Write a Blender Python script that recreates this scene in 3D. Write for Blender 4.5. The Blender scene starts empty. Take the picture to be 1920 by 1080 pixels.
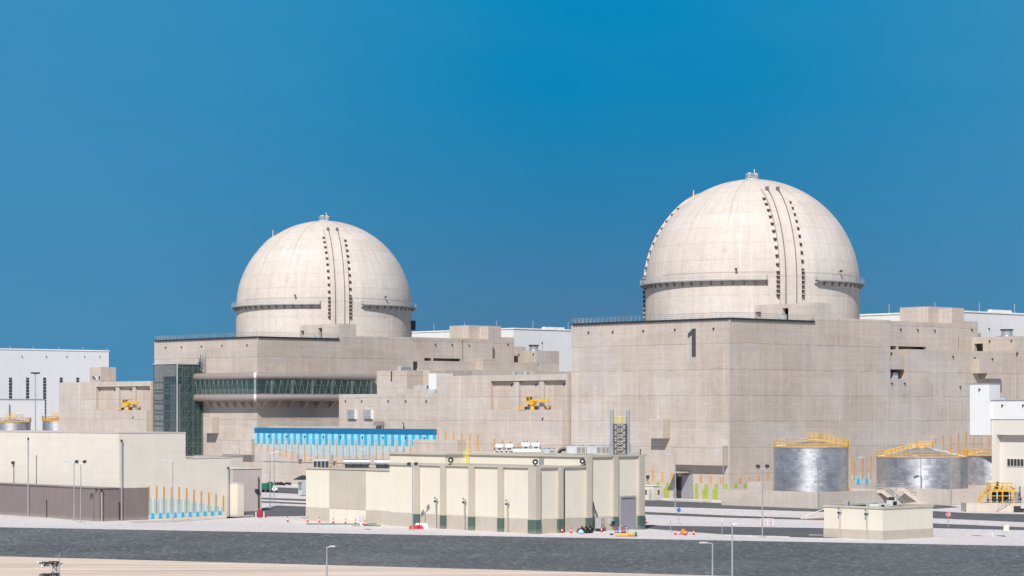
import bpy, math, random
from mathutils import Vector, Matrix
random.seed(7)
PI = math.pi
SC = bpy.context.scene
COL = SC.collection
# ------------------------------------------------------------------ camera
FPX, HOR, EYE = 4500.0, 772.0, 17.56
cam = bpy.data.cameras.new('camera'); camo = bpy.data.objects.new('camera', cam); COL.objects.link(camo)
cam.sensor_width = 36; cam.lens = FPX/1920*36; cam.shift_y = (HOR-540)/1920
cam.clip_start = 1; cam.clip_end = 20000
camo.location = (0, 0, EYE); camo.rotation_euler = (PI/2, 0, 0)
SC.camera = camo
SC.view_settings.view_transform = 'Standard'; SC.view_settings.look = 'None'
SC.view_settings.exposure = 0.24; SC.view_settings.gamma = 1
SC.view_settings.use_curve_mapping = False
# ------------------------------------------------------------------ sun and sky
SUN_TRAVEL = (0.21, 0.975); SUN_EL = math.radians(43)
sx, sy = SUN_TRAVEL; n_ = math.hypot(sx, sy); sx /= n_; sy /= n_
sd = Vector((sx*math.cos(SUN_EL), sy*math.cos(SUN_EL), -math.sin(SUN_EL)))
sl = bpy.data.lights.new('sun', 'SUN'); sl.energy = 4.3; sl.angle = math.radians(.5); sl.color = (1, .955, .89)
so = bpy.data.objects.new('sun', sl); COL.objects.link(so); so.rotation_euler = sd.to_track_quat('-Z', 'Y').to_euler()
so.location = (0, 0, 200)
W = bpy.data.worlds.new('World'); SC.world = W; W.use_nodes = True
nt = W.node_tree; nt.nodes.clear()
def wn(t): return nt.nodes.new(t)
wo = wn('ShaderNodeOutputWorld'); bg = wn('ShaderNodeBackground'); sky = wn('ShaderNodeTexSky')
sky.sky_type = 'NISHITA'; sky.sun_disc = False; sky.sun_elevation = SUN_EL
sky.sun_rotation = math.atan2(-sx, -sy); sky.dust_density = .6; sky.ozone_density = 2.5
bg.inputs[1].default_value = .09
tc = wn('ShaderNodeTexCoord'); sep = wn('ShaderNodeSeparateXYZ'); nt.links.new(tc.outputs['Generated'], sep.inputs[0])
ramp = wn('ShaderNodeValToRGB')      # deep polarised blue low sky of the gulf, by elevation
mr = wn('ShaderNodeMapRange'); mr.inputs[1].default_value = 0; mr.inputs[2].default_value = .36
nt.links.new(sep.outputs[2], mr.inputs[0]); nt.links.new(mr.outputs[0], ramp.inputs[0])
els = ramp.color_ramp.elements
els[0].position = 0; els[0].color = (.074, .205, .365, 1)
els[1].position = 1; els[1].color = (.012, .17, .42, 1)
for p, c in ((.12, (.064, .205, .375)), (.24, (.026, .212, .42)), (.36, (.003, .228, .478)), (.48, (.002, .245, .510))):
    e = els.new(p); e.color = (*c, 1)
# paler towards the sides: depends on the compass direction only
ax = wn('ShaderNodeMath'); ax.operation = 'ABSOLUTE'; sh = wn('ShaderNodeMath'); sh.operation = 'SUBTRACT'; sh.inputs[1].default_value = .045
nt.links.new(sep.outputs[0], sh.inputs[0]); nt.links.new(sh.outputs[0], ax.inputs[0])
mx = wn('ShaderNodeMapRange'); mx.interpolation_type = 'SMOOTHSTEP'; mx.inputs[1].default_value = .01; mx.inputs[2].default_value = .24; mx.inputs[4].default_value = .66
nt.links.new(ax.outputs[0], mx.inputs[0])
side = wn('ShaderNodeMix'); side.data_type = 'RGBA'; side.inputs[7].default_value = (.066, .282, .50, 1)
nz = wn('ShaderNodeTexNoise'); nz.inputs['Scale'].default_value = 14; nz.inputs['Detail'].default_value = 4
mp = wn('ShaderNodeMapping'); mp.inputs['Scale'].default_value = (1, 1, 3)
nt.links.new(tc.outputs['Generated'], mp.inputs[0]); nt.links.new(mp.outputs[0], nz.inputs[0])
nadd = wn('ShaderNodeMath'); nadd.operation = 'MULTIPLY_ADD'; nadd.inputs[1].default_value = .22; nadd.inputs[2].default_value = -.09
nt.links.new(nz.outputs[0], nadd.inputs[0])
ad2 = wn('ShaderNodeMath'); ad2.operation = 'ADD'; ad2.use_clamp = True
nt.links.new(nadd.outputs[0], ad2.inputs[0]); nt.links.new(mx.outputs[0], ad2.inputs[1])
nt.links.new(ad2.outputs[0], side.inputs[0]); nt.links.new(ramp.outputs[0], side.inputs[6])
# same scale as the sky texture (divide by background strength and exposure)
mul = wn('ShaderNodeVectorMath'); mul.operation = 'SCALE'; mul.inputs[3].default_value = 1/(.09*2**.24)
nt.links.new(side.outputs[2], mul.inputs[0])
hi = wn('ShaderNodeMapRange'); hi.interpolation_type = 'SMOOTHSTEP'; hi.inputs[1].default_value = .22; hi.inputs[2].default_value = .5
nt.links.new(sep.outputs[2], hi.inputs[0])
mixs = wn('ShaderNodeMix'); mixs.data_type = 'RGBA'
nt.links.new(hi.outputs[0], mixs.inputs[0]); nt.links.new(mul.outputs[0], mixs.inputs[6]); nt.links.new(sky.outputs[0], mixs.inputs[7])
nt.links.new(mixs.outputs[2], bg.inputs[0]); nt.links.new(bg.outputs[0], wo.inputs[0])

# ------------------------------------------------------------------ materials
class NT:
    def __init__(s, name):
        s.m = bpy.data.materials.new(name); s.m.use_nodes = True; s.t = s.m.node_tree
        s.b = s.t.nodes['Principled BSDF']
    def n(s, t, **k):
        x = s.t.nodes.new(t)
        for a, b in k.items():
            if a.startswith('i_'):
                key = a[2:]; key = int(key) if key.isdigit() else key.replace('_', ' ')
                x.inputs[key].default_value = b
            else: setattr(x, a, b)
        return x
    def l(s, a, b): s.t.links.new(a, b)
    def math(s, op, a, b=None, c=None, clamp=False):
        x = s.n('ShaderNodeMath', operation=op, use_clamp=clamp)
        for i, q in enumerate((a, b, c)):
            if q is None: continue
            if isinstance(q, (int, float)): x.inputs[i].default_value = q
            else: s.l(q, x.inputs[i])
        return x.outputs[0]
    def mix(s, f, a, b, mode='MIX'):
        x = s.n('ShaderNodeMix', data_type='RGBA', blend_type=mode)
        for i, q in ((0, f), (6, a), (7, b)):
            if isinstance(q, tuple): x.inputs[i].default_value = (*q, 1) if len(q) == 3 else q
            elif isinstance(q, (int, float)): x.inputs[i].default_value = q
            else: s.l(q, x.inputs[i])
        return x.outputs[2]
    def noise(s, vec, sc, det=4, rough=.55, scale=None):
        if scale:
            m = s.n('ShaderNodeMapping'); m.inputs['Scale'].default_value = scale; s.l(vec, m.inputs[0]); vec = m.outputs[0]
        x = s.n('ShaderNodeTexNoise'); x.inputs['Scale'].default_value = sc; x.inputs['Detail'].default_value = det; x.inputs['Roughness'].default_value = rough
        s.l(vec, x.inputs[0]); return x.outputs[0]
    def rng(s, v, a, b, c=0., d=1., smooth=False):
        x = s.n('ShaderNodeMapRange'); x.clamp = True
        if smooth: x.interpolation_type = 'SMOOTHSTEP'
        for i, q in enumerate((a, b, c, d)): x.inputs[i+1].default_value = q
        s.l(v, x.inputs[0]); return x.outputs[0]
    def uv(s): return s.n('ShaderNodeUVMap', uv_map='UVMap').outputs[0]
    def pos(s): return s.n('ShaderNodeNewGeometry').outputs['Position']
    def fin(s, col, rough=.8, metal=0., bump=None, bs=.3, bd=.05):
        if isinstance(col, tuple): s.b.inputs['Base Color'].default_value = (*col, 1)
        else: s.l(col, s.b.inputs['Base Color'])
        if isinstance(rough, (int, float)): s.b.inputs['Roughness'].default_value = rough
        else: s.l(rough, s.b.inputs['Roughness'])
        s.b.inputs['Metallic'].default_value = metal
        if bump is not None:
            x = s.n('ShaderNodeBump'); x.inputs['Strength'].default_value = bs; x.inputs['Distance'].default_value = bd
            s.l(bump, x.inputs['Height']); s.l(x.outputs[0], s.b.inputs['Normal'])
        return s.m

def plain(name, c, rough=.6, metal=0., var=.12, sc=.6):
    t = NT(name); p = t.pos()
    n = t.noise(p, sc, 4); f = t.rng(n, .3, .7, 1-var, 1+var)
    v = t.n('ShaderNodeVectorMath', operation='SCALE'); v.inputs[0].default_value = c; t.l(f, v.inputs[3])
    return t.fin(v.outputs[0], rough, metal)

def concrete(name, c1, c2, lift=5.2, pan=3.0, contrast=1.0, dome=False):
    t = NT(name); uv = t.uv(); p = t.pos()
    se = t.n('ShaderNodeSeparateXYZ'); t.l(uv, se.inputs[0]); U, V = se.outputs[0], se.outputs[1]
    big = t.noise(uv, .07, 4, .6)
    col = t.mix(t.rng(big, .36, .64), c1, c2)
    # every pour a slightly different tone
    wob = t.math('MULTIPLY', t.math('SUBTRACT', t.noise(uv, .25, 2), .5), .5)
    row = t.math('DIVIDE', t.math('ADD', V, wob), lift); ri = t.math('FLOOR', row)
    colm = t.math('DIVIDE', t.math('ADD', U, t.math('MULTIPLY', ri, 4.7)), lift*(3.1 if not dome else 4.2)); ci = t.math('FLOOR', colm)
    cv = t.n('ShaderNodeCombineXYZ'); t.l(ri, cv.inputs[0]); t.l(ci, cv.inputs[1])
    wh = t.n('ShaderNodeTexWhiteNoise', noise_dimensions='3D'); t.l(cv.outputs[0], wh.inputs[0])
    k = t.rng(wh.outputs[0], 0, 1, 1-.05*contrast, 1+.04*contrast)
    wc = t.n('ShaderNodeSeparateColor'); t.l(wh.outputs[1], wc.inputs[0])
    col = t.mix(t.rng(wc.outputs[0], .55, 1, 0, .35*contrast), col, (c2[0]*.95, c2[1]*1.0, c2[2]*1.08))
    # formwork panels
    pr = t.math('FLOOR', t.math('DIVIDE', V, lift/2)); pc = t.math('FLOOR', t.math('DIVIDE', t.math('ADD', U, t.math('MULTIPLY', ri, 1.3)), pan))
    cv2 = t.n('ShaderNodeCombineXYZ'); t.l(pr, cv2.inputs[0]); t.l(pc, cv2.inputs[1]); cv2.inputs[2].default_value = 5.5
    w2 = t.n('ShaderNodeTexWhiteNoise', noise_dimensions='3D'); t.l(cv2.outputs[0], w2.inputs[0])
    k = t.math('MULTIPLY', k, t.rng(w2.outputs[0], 0, 1, 1-.02*contrast, 1+.02*contrast))
    # joints: horizontal lifts and weaker verticals
    def line(x, period, wid, soft):
        fr = t.math('FRACT', t.math('DIVIDE', x, period)); d = t.math('MULTIPLY', t.math('MINIMUM', fr, t.math('SUBTRACT', 1, fr)), period)
        return t.rng(d, wid, wid+soft, 1, 0)
    brk = t.rng(t.noise(uv, .35, 3), .35, .62)
    vj = t.math('ADD', V, wob)
    h = t.math('MULTIPLY', line(vj, lift, .05, .12), t.math('MULTIPLY_ADD', brk, .7, .3))
    h2 = t.math('MULTIPLY', line(V, lift/4, .02, .06), .16 if not dome else .0)
    v2 = t.math('MULTIPLY', line(U, pan, .02, .07), t.math('MULTIPLY_ADD', brk, .2 if not dome else .12, .04 if not dome else .0))
    jl = t.math('MAXIMUM', h, t.math('MAXIMUM', h2, v2))
    # tie holes
    fu = t.math('SUBTRACT', t.math('FRACT', t.math('DIVIDE', U, 1.0)), .5); fv = t.math('MULTIPLY', t.math('SUBTRACT', t.math('FRACT', t.math('DIVIDE', V, 1.3)), .5), 1.3)
    dd = t.math('SQRT', t.math('ADD', t.math('MULTIPLY', fu, fu), t.math('MULTIPLY', fv, fv)))
    hole = t.math('MULTIPLY', t.rng(dd, .09, .16, 1, 0), 0 if dome else .22)
    k = t.math('MULTIPLY', k, t.math('SUBTRACT', 1, t.math('MULTIPLY', t.math('MAXIMUM', jl, hole), (.16 if dome else .24)*contrast)))
    # vertical wash streaks and rust
    st = t.noise(uv, 1, 5, .65, scale=(.55, .03, 1)); st2 = t.noise(uv, 1, 4, .6, scale=(2.0, .07, 1)); bl = t.noise(uv, .45, 6, .7); k = t.math('MULTIPLY', k, t.rng(bl, .3, .7, .93, 1.06))
    k = t.math('MULTIPLY', k, t.rng(st, .3, .7, .92, 1.07)); k = t.math('MULTIPLY', k, t.rng(st2, .3, .7, .94, 1.05))
    fine = t.noise(uv, 1.8, 5, .7); k = t.math('MULTIPLY', k, t.rng(fine, .3, .7, .95, 1.05))
    if not dome:
        pl = t.noise(uv, 1, 3, .6, scale=(.05, 1.7, 1)); k = t.math('MULTIPLY', k, t.rng(pl, .3, .7, .95, 1.045))
        pa = t.n('ShaderNodeTexVoronoi', distance='CHEBYCHEV'); pa.inputs['Scale'].default_value = 1.0
        pm = t.n('ShaderNodeMapping'); pm.inputs['Scale'].default_value = (.085, .12, 1); t.l(uv, pm.inputs[0]); t.l(pm.outputs[0], pa.inputs[0])
        ps = t.n('ShaderNodeSeparateColor'); t.l(pa.outputs[1], ps.inputs[0])
        k = t.math('MULTIPLY', k, t.rng(ps.outputs[0], 0, 1, .955, 1.04)); col = t.mix(t.rng(ps.outputs[1], .6, 1, 0, .45), col, (c2[0]*.93, c2[1]*.98, c2[2]*1.08))
        sh = t.math('MULTIPLY', t.rng(t.noise(uv, .30, 5, .7), .60, .70), .07); k = t.math('MULTIPLY', k, t.math('SUBTRACT', 1, sh))
    rust = t.math('MULTIPLY', t.rng(t.noise(uv, 1, 4, .65, scale=(.45, .22, 1)), .60, .74), .5 if dome else .13)
    col = t.mix(rust, col, (c1[0]*.80, c1[1]*.68, c1[2]*.56))
    pale = t.math('MULTIPLY', t.rng(t.noise(uv, 1, 3, .6, scale=(.8, .03, 3)), .58, .68), .42)
    col = t.mix(pale, col, (c2[0]*1.14, c2[1]*1.16, c2[2]*1.2))
    if dome:
        sm = t.rng(t.noise(uv, 1, 5, .7, scale=(.8, .5, 1)), .58, .8); k = t.math('MULTIPLY', k, t.math('SUBTRACT', 1, t.math('MULTIPLY', sm, .14)))
    sc = t.n('ShaderNodeVectorMath', operation='SCALE'); t.l(col, sc.inputs[0]); t.l(k, sc.inputs[3])
    return t.fin(sc.outputs[0], .9, 0, t.math('SUBTRACT', fine, jl), .35, .05)

def painted(name, c, seam=0., rough=.55, dirt=.10, ribs=False, course=0.):
    """painted panel / render: faint seams, dust wash, scuffs"""
    t = NT(name); uv = t.uv(); se = t.n('ShaderNodeSeparateXYZ'); t.l(uv, se.inputs[0]); U, V = se.outputs[0], se.outputs[1]
    k = t.rng(t.noise(uv, .35, 4), .3, .7, 1-dirt*.5, 1+dirt*.4)
    k = t.math('MULTIPLY', k, t.rng(t.noise(uv, 1, 4, .6, scale=(1.2, .06, 1)), .3, .7, 1-dirt*.45, 1+dirt*.3))
    if course: k = t.math('MULTIPLY', k, t.rng(t.noise(uv, 1, 3, .6, scale=(.06, 1.6, 1)), .3, .7, 1-dirt*.5, 1+dirt*.3))
    b = t.noise(uv, 3, 3)
    if seam:
        for x, pd in ((U, seam), (V, course or seam*3)):
            fr = t.math('FRACT', t.math('DIVIDE', x, pd)); d = t.math('MULTIPLY', t.math('MINIMUM', fr, t.math('SUBTRACT', 1, fr)), pd)
            k = t.math('MULTIPLY', k, t.rng(d, .015, .07, .90, 1))
    if ribs:
        fr = t.math('FRACT', t.math('DIVIDE', U, .9)); k = t.math('MULTIPLY', k, t.rng(fr, .0, .25, .955, 1.0)); b = fr
    sc = t.n('ShaderNodeVectorMath', operation='SCALE'); sc.inputs[0].default_value = c; t.l(k, sc.inputs[3])
    # sand dust along the foot of the wall
    dust = t.math('MULTIPLY', t.rng(t.math('ADD', V, t.math('MULTIPLY', t.noise(uv, .8, 3), .8)), .35, 1.1, 1, 0), .35 if dirt > .05 else 0)
    col = t.mix(dust, sc.outputs[0], (.52, .44, .36))
    sca = t.rng(t.noise(uv, 1, 4, .7, scale=(.9, 1.6, 1)), .66, .72, 0, dirt*1.6)
    col = t.mix(sca, col, (c[0]*.72, c[1]*.68, c[2]*.66))
    return t.fin(col, rough, 0, b, .12, .03)

M = {}
M['conc'] = concrete('wall_concrete', (.462, .386, .322), (.500, .438, .385))
M['conc_light'] = concrete('pale_concrete', (.53, .455, .385), (.56, .495, .435), contrast=.7)
M['dome'] = concrete('dome_concrete', (.555, .482, .42), (.56, .505, .455), lift=3.9, pan=7.6, contrast=.8, dome=True)
M['cream'] = painted('cream_cladding', (.675, .62, .515), rough=.6, dirt=.06)
M['cream2'] = painted('cream_render', (.65, .60, .525), rough=.8, dirt=.07, course=40)
M['tan'] = painted('tan_cladding', (.47, .42, .345), rough=.6, dirt=.12)
M['green'] = painted('dark_green_paint', (.075, .115, .095), dirt=.1)
M['brown'] = painted('brown_panel', (.205, .165, .155), rough=.45, dirt=.12, seam=6.2)
M['pink'] = painted('pinkish_render', (.56, .475, .44), rough=.8, dirt=.1)
M['white'] = painted('white_ribbed_cladding', (.70, .695, .695), rough=.5, dirt=.04, ribs=True, seam=12)
M['white2'] = plain('white_paint', (.72, .71, .68), .4, 0, .05)
M['beige'] = painted('beige_panel', (.64, .60, .545), rough=.6, dirt=.04, seam=14)
M['roof'] = plain('roof_sheet', (.42, .38, .33), .8)
M['dark'] = plain('dark_metal', (.03, .032, .036), .5)
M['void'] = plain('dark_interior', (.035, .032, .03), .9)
M['grey'] = plain('grey_metal', (.30, .31, .33), .45, .3)
M['lgrey'] = plain('light_grey_metal', (.52, .53, .54), .45, .2)
M['galv'] = plain('galvanised_steel', (.55, .56, .58), .35, .7)
M['yellow'] = plain('yellow_paint', (.72, .40, .03), .45, 0, .12)
M['yellow2'] = plain('pale_yellow_paint', (.72, .66, .12), .45, 0, .1)
M['orange'] = plain('orange_mural_paint', (.55, .29, .10), .7, 0, .12)
M['lime'] = plain('lime_mural_paint', (.30, .38, .055), .7, 0, .10)
M['blue1'] = plain('deep_blue_mural_paint', (.004, .135, .29), .6, 0, .10)
M['blue2'] = plain('cyan_mural_paint', (.02, .37, .60), .6, 0, .10)
M['blue3'] = plain('light_blue_mural_paint', (.30, .55, .66), .6, 0, .10)
M['red'] = plain('red_plastic', (.55, .02, .025), .45)
M['maroon'] = plain('maroon_panel', (.30, .012, .03), .5)
M['blackbag'] = plain('black_plastic', (.012, .012, .014), .3)
M['bluep'] = plain('blue_plastic', (.04, .12, .45), .4)
M['hoseo'] = plain('orange_fabric', (.75, .22, .02), .6)
M['hosey'] = plain('ochre_hose', (.70, .36, .03), .6)
M['greenp'] = plain('green_plastic', (.01, .14, .09), .5)
M['doorgrey'] = plain('grey_shutter', (.27, .26, .29), .5, 0, .08, 3)
M['bronze'] = plain('bronze_metal_cladding', (.30, .25, .235), .42, .15, .08, 2)
M['bandw'] = plain('white_band', (.78, .76, .72), .4)
M['slab'] = plain('site_concrete', (.47, .42, .37), .85, 0, .15, .5)
M['kerb'] = plain('kerb_concrete', (.52, .48, .44), .85, 0, .15, 1)
M['blackpipe'] = plain('black_pipe', (.02, .022, .03), .4)

def metal_tank():
    t = NT('banded_galvanised_sheet'); uv = t.uv(); se = t.n('ShaderNodeSeparateXYZ'); t.l(uv, se.inputs[0]); U, V = se.outputs[0], se.outputs[1]
    ri = t.math('FLOOR', t.math('DIVIDE', V, .48)); ci = t.math('FLOOR', t.math('DIVIDE', t.math('ADD', U, t.math('MULTIPLY', ri, .9)), .85))
    cv = t.n('ShaderNodeCombineXYZ'); t.l(ri, cv.inputs[0]); t.l(ci, cv.inputs[1])
    wh = t.n('ShaderNodeTexWhiteNoise', noise_dimensions='3D'); t.l(cv.outputs[0], wh.inputs[0])
    n = t.noise(uv, .5, 4)
    k = t.math('MULTIPLY', t.rng(wh.outputs[0], 0, 1, .86, 1.10), t.rng(n, .3, .7, .85, 1.10))
    fr = t.math('FRACT', t.math('DIVIDE', V, .48)); k = t.math('MULTIPLY', k, t.rng(fr, 0, .16, .6, 1))
    sc = t.n('ShaderNodeVectorMath', operation='SCALE'); sc.inputs[0].default_value = (.52, .53, .56); t.l(k, sc.inputs[3])
    rr = t.rng(wh.outputs[0], 0, 1, .44, .56)
    t.b.inputs['Anisotropic'].default_value = .55; t.b.inputs['Anisotropic Rotation'].default_value = .25
    tg = t.n('ShaderNodeTangent', direction_type='UV_MAP', uv_map='UVMap'); t.l(tg.outputs[0], t.b.inputs['Tangent'])
    bmp = t.math('ADD', t.math('MULTIPLY', fr, .6), t.math('MULTIPLY', t.noise(uv, 1.1, 2), .35))
    return t.fin(sc.outputs[0], rr, .85, bmp, .22, .05)
M['tank'] = metal_tank()

def glass_mat(name, c, alpha):
    t = NT(name); uv = t.uv()
    t.b.inputs['Base Color'].default_value = (*c, 1); t.b.inputs['Roughness'].default_value = .06
    t.b.inputs['Alpha'].default_value = alpha; t.b.inputs['IOR'].default_value = 1.5
    return t.m
M['glass'] = glass_mat('teal_glass', (.06, .11, .105), .30)
M['glass2'] = glass_mat('dark_blue_glass', (.055, .08, .095), .45)
M['mullion'] = plain('mullion_metal', (.16, .21, .21), .4, .3)
M['truss'] = plain('pale_green_steel', (.42, .50, .45), .5)
M['conc_warm'] = concrete('warm_stained_concrete', (.465, .375, .305), (.50, .42, .36))
M['inner2'] = plain('dark_stair_interior', (.09, .115, .12), .9)
M['inner'] = plain('dim_interior', (.30, .33, .29), .9, 0, .3, .4)

def ground_mat(name, c1, c2, sc, fs, rough=.95, bs=.5, bd=.05, speck=None, wave=None):
    t = NT(name); p = t.pos()
    n = t.noise(p, sc, 5, .6); f = t.noise(p, fs, 4, .8)
    col = t.mix(t.rng(n, .35, .65), c1, c2)
    k = t.rng(f, .3, .7, .70 if speck and bs > .9 else .88, 1.32 if speck and bs > .9 else 1.10)
    if wave:
        w = t.noise(p, 1, 4, .6, scale=wave); k = t.math('MULTIPLY', k, t.rng(w, .36, .62, .80, 1.12))
    v = t.n('ShaderNodeVectorMath', operation='SCALE'); t.l(col, v.inputs[0]); t.l(k, v.inputs[3]); col = v.outputs[0]
    if speck:
        vo = t.n('ShaderNodeTexVoronoi'); vo.inputs['Scale'].default_value = speck[0]; t.l(p, vo.inputs[0])
        sc_ = t.n('ShaderNodeSeparateColor'); t.l(vo.outputs[1], sc_.inputs[0])
        col = t.mix(t.rng(sc_.outputs[0], speck[1], 1, 0, speck[2]), col, speck[3])
        col = t.mix(t.rng(sc_.outputs[1], .75, 1, 0, .5), col, (c1[0]*.45, c1[1]*.45, c1[2]*.45))
    return t.fin(col, rough, 0, f, bs, bd)
M['sand'] = ground_mat('pale_sand', (.61, .485, .385), (.655, .53, .43), .03, 2.0, wave=(.02, .25, 1))
M['gravel'] = ground_mat('pale_gravel', (.575, .53, .52), (.625, .58, .57), .05, 1.2, bs=.6, bd=.1, speck=(2.6, .75, .12, (.72, .68, .66)))
M['rock'] = ground_mat('dark_grey_aggregate', (.090, .100, .106), (.112, .124, .130), .05, 1.5, bs=1.0, bd=.35, speck=(2.3, .74, .40, (.28, .29, .29)), wave=(.04, .10, .5))
M['asphalt'] = ground_mat('asphalt', (.080, .082, .088), (.105, .105, .11), .08, 1.5, bs=.2, bd=.02)

# ------------------------------------------------------------------ mesh builder
class MB:
    def __init__(s): s.v = []; s.f = []; s.m = []; s.u = []; s.sm = []
    def face(s, pts, mi=0, uv=None, smooth=False):
        b = len(s.v); s.v += [tuple(p) for p in pts]; s.f.append(list(range(b, b+len(pts)))); s.m.append(mi); s.u.append(uv); s.sm.append(smooth)
    def box(s, x0, x1, y0, y1, z0, z1, mi=0):
        if x0 > x1: x0, x1 = x1, x0
        if y0 > y1: y0, y1 = y1, y0
        if z0 > z1: z0, z1 = z1, z0
        A, B, C, D = (x0, y0), (x1, y0), (x1, y1), (x0, y1)
        s.prism([A, B, C, D], z0, z1, mi); return s
    def prism(s, pts, z0, z1, mi=0, top=None):
        n = len(pts); zt = z1 if isinstance(z1, (list, tuple)) else [z1]*n
        area = sum(pts[i][0]*pts[(i+1) % n][1]-pts[(i+1) % n][0]*pts[i][1] for i in range(n))
        if area < 0: pts = pts[::-1]; zt = list(zt)[::-1]
        for i in range(n):
            j = (i+1) % n
            s.face([(*pts[i], z0), (*pts[j], z0), (*pts[j], zt[j]), (*pts[i], zt[i])], mi)
        s.face([(*pts[i], zt[i]) for i in range(n)], mi if top is None else top)
        s.face([(*pts[i], z0) for i in reversed(range(n))], mi); return s
    def cyl(s, a, b, r0, r1=None, n=10, mi=0, caps=True, smooth=True):
        a = Vector(a); b = Vector(b); r1 = r0 if r1 is None else r1
        d = (b-a); L = d.length
        if L < 1e-6: return s
        d = d/L; q = Vector((0, 0, 1)) if abs(d.z) < .9 else Vector((1, 0, 0))
        e1 = d.cross(q).normalized(); e2 = d.cross(e1)
        R = [(math.cos(2*PI*i/n), math.sin(2*PI*i/n)) for i in range(n)]
        pa = [a+(e1*c+e2*k)*r0 for c, k in R]; pb = [b+(e1*c+e2*k)*r1 for c, k in R]
        for i in range(n):
            j = (i+1) % n
            s.face([pa[i], pa[j], pb[j], pb[i]], mi, [(r0*2*PI*i/n, a.z), (r0*2*PI*(i+1)/n, a.z), (r0*2*PI*(i+1)/n, a.z+L), (r0*2*PI*i/n, a.z+L)], smooth)
        if caps:
            s.face(pa[::-1], mi)
            s.face(pb, mi)
        return s
    def tube(s, pts, r, n=6, mi=0):
        for a, b in zip(pts, pts[1:]): s.cyl(a, b, r, n=n, mi=mi)
        return s
    def ball(s, c, rx, ry=None, rz=None, n=10, m=6, mi=0, z0=-1.0):
        ry = ry or rx; rz = rz or rx
        P = lambda i, j: (c[0]+rx*math.cos(PI*(j/m-.5))*math.cos(2*PI*i/n), c[1]+ry*math.cos(PI*(j/m-.5))*math.sin(2*PI*i/n), c[2]+rz*max(z0, math.sin(PI*(j/m-.5))))
        for j in range(m):
            for i in range(n):
                s.face([P(i, j), P(i+1, j), P(i+1, j+1), P(i, j+1)], mi, None, True)
        return s
    def build(s, name, mats, parent=None):
        me = bpy.data.meshes.new(name)
        # weld per smooth surface
        key = {}; vv = []; ff = []
        for fi, f in enumerate(s.f):
            g = []
            for i in f:
                k = (s.sm[fi], round(s.v[i][0], 4), round(s.v[i][1], 4), round(s.v[i][2], 4))
                if k not in key: key[k] = len(vv); vv.append(s.v[i])
                g.append(key[k])
            ff.append(g)
        keep = [i for i, g in enumerate(ff) if len(set(g)) >= 3]
        fl = []; 
        for i in keep:
            g = []; ul = []
            for q, w in zip(ff[i], range(len(ff[i]))):
                if q in g: continue
                g.append(q); ul.append(w)
            fl.append((i, g, ul))
        me.from_pydata(vv, [], [g for _, g, _ in fl])
        uvl = me.uv_layers.new(name='UVMap')
        mats = mats if isinstance(mats, (list, tuple)) else [mats]
        for m in mats: me.materials.append(M[m] if isinstance(m, str) else m)
        for p, (i, g, ul) in zip(me.polygons, fl):
            p.material_index = s.m[i]; p.use_smooth = s.sm[i]
            n = p.normal; ax = 2 if abs(n.z) > .7 else (0 if abs(n.x) > abs(n.y) else 1)
            for w, li in zip(ul, p.loop_indices):
                if s.u[i]: uvl.data[li].uv = s.u[i][w]
                else:
                    c = me.vertices[me.loops[li].vertex_index].co
                    uvl.data[li].uv = (c.x, c.y) if ax == 2 else ((c.y+13.7, c.z) if ax == 0 else (c.x, c.z))
        me.update()
        o = bpy.data.objects.new(name, me); COL.objects.link(o); o.parent = parent
        return o

def tag(o, label, cat, group=None):
    o['label'] = label; o['category'] = cat
    if group: o['group'] = group
    return o
def struct(o): o['kind'] = 'structure'; return o
def thing(name, label, cat, loc=(0, 0, 0), rotz=0., group=None):
    o = bpy.data.objects.new(name, None); COL.objects.link(o); o.empty_display_size = 1
    o.location = loc; o.rotation_euler = (0, 0, rotz)
    return tag(o, label, cat, group)
def G(px, py, z=0.):
    """point of the plane at height z seen at photo pixel px, py"""
    Y = (EYE-z)*FPX/(py-HOR); return ((px-960)/FPX*Y, Y)
def PD(px, Y): return ((px-960)/FPX*Y, Y)
ROT = math.radians(42.0); CV, SV = math.cos(ROT), math.sin(ROT)
class Fr:
    """plant-grid frame: local x runs right and away, local y runs left and away"""
    def __init__(s, X, Y): s.X, s.Y = X, Y
    def w(s, x, y): return (s.X+CV*x-SV*y, s.Y+SV*x+CV*y)
    def l(s, X, Y): X -= s.X; Y -= s.Y; return (CV*X+SV*Y, -SV*X+CV*Y)
    def x(s, px, y=0.):
        r = (px-960)/FPX; return (r*(s.Y+CV*y)-(s.X-SV*y))/(CV-r*SV)
    def y(s, px, x=0.):
        r = (px-960)/FPX; return (r*(s.Y+SV*x)-(s.X+CV*x))/(-SV-r*CV)
    def z(s, py, x=0., y=0.): return EYE+(HOR-py)*(s.Y+SV*x+CV*y)/FPX
    def loc(s, z=0.): return (s.X, s.Y, z)

def slab(mb, axis, s0, s1, p0, p1, z0, z1, holes=(), mi=0):
    """wall slab with real rectangular holes; axis 'x' runs along local x"""
    S = sorted({s0, s1, *[min(max(h[i], s0), s1) for h in holes for i in (0, 1)]})
    Z = sorted({z0, z1, *[min(max(h[i], z0), z1) for h in holes for i in (2, 3)]})
    for a, b in zip(S, S[1:]):
        run = None
        for c, d in zip(Z, Z[1:]):
            m, q = (a+b)/2, (c+d)/2
            hole = any(h[0] < m < h[1] and h[2] < q < h[3] for h in holes)
            if hole:
                if run: _sb(mb, axis, a, b, p0, p1, *run, mi); run = None
            else: run = (run[0], d) if run else (c, d)
        if run: _sb(mb, axis, a, b, p0, p1, *run, mi)
def _sb(mb, axis, a, b, p0, p1, z0, z1, mi):
    if axis == 'x': mb.box(a, b, p0, p1, z0, z1, mi)
    else: mb.box(p0, p1, a, b, z0, z1, mi)

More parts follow.
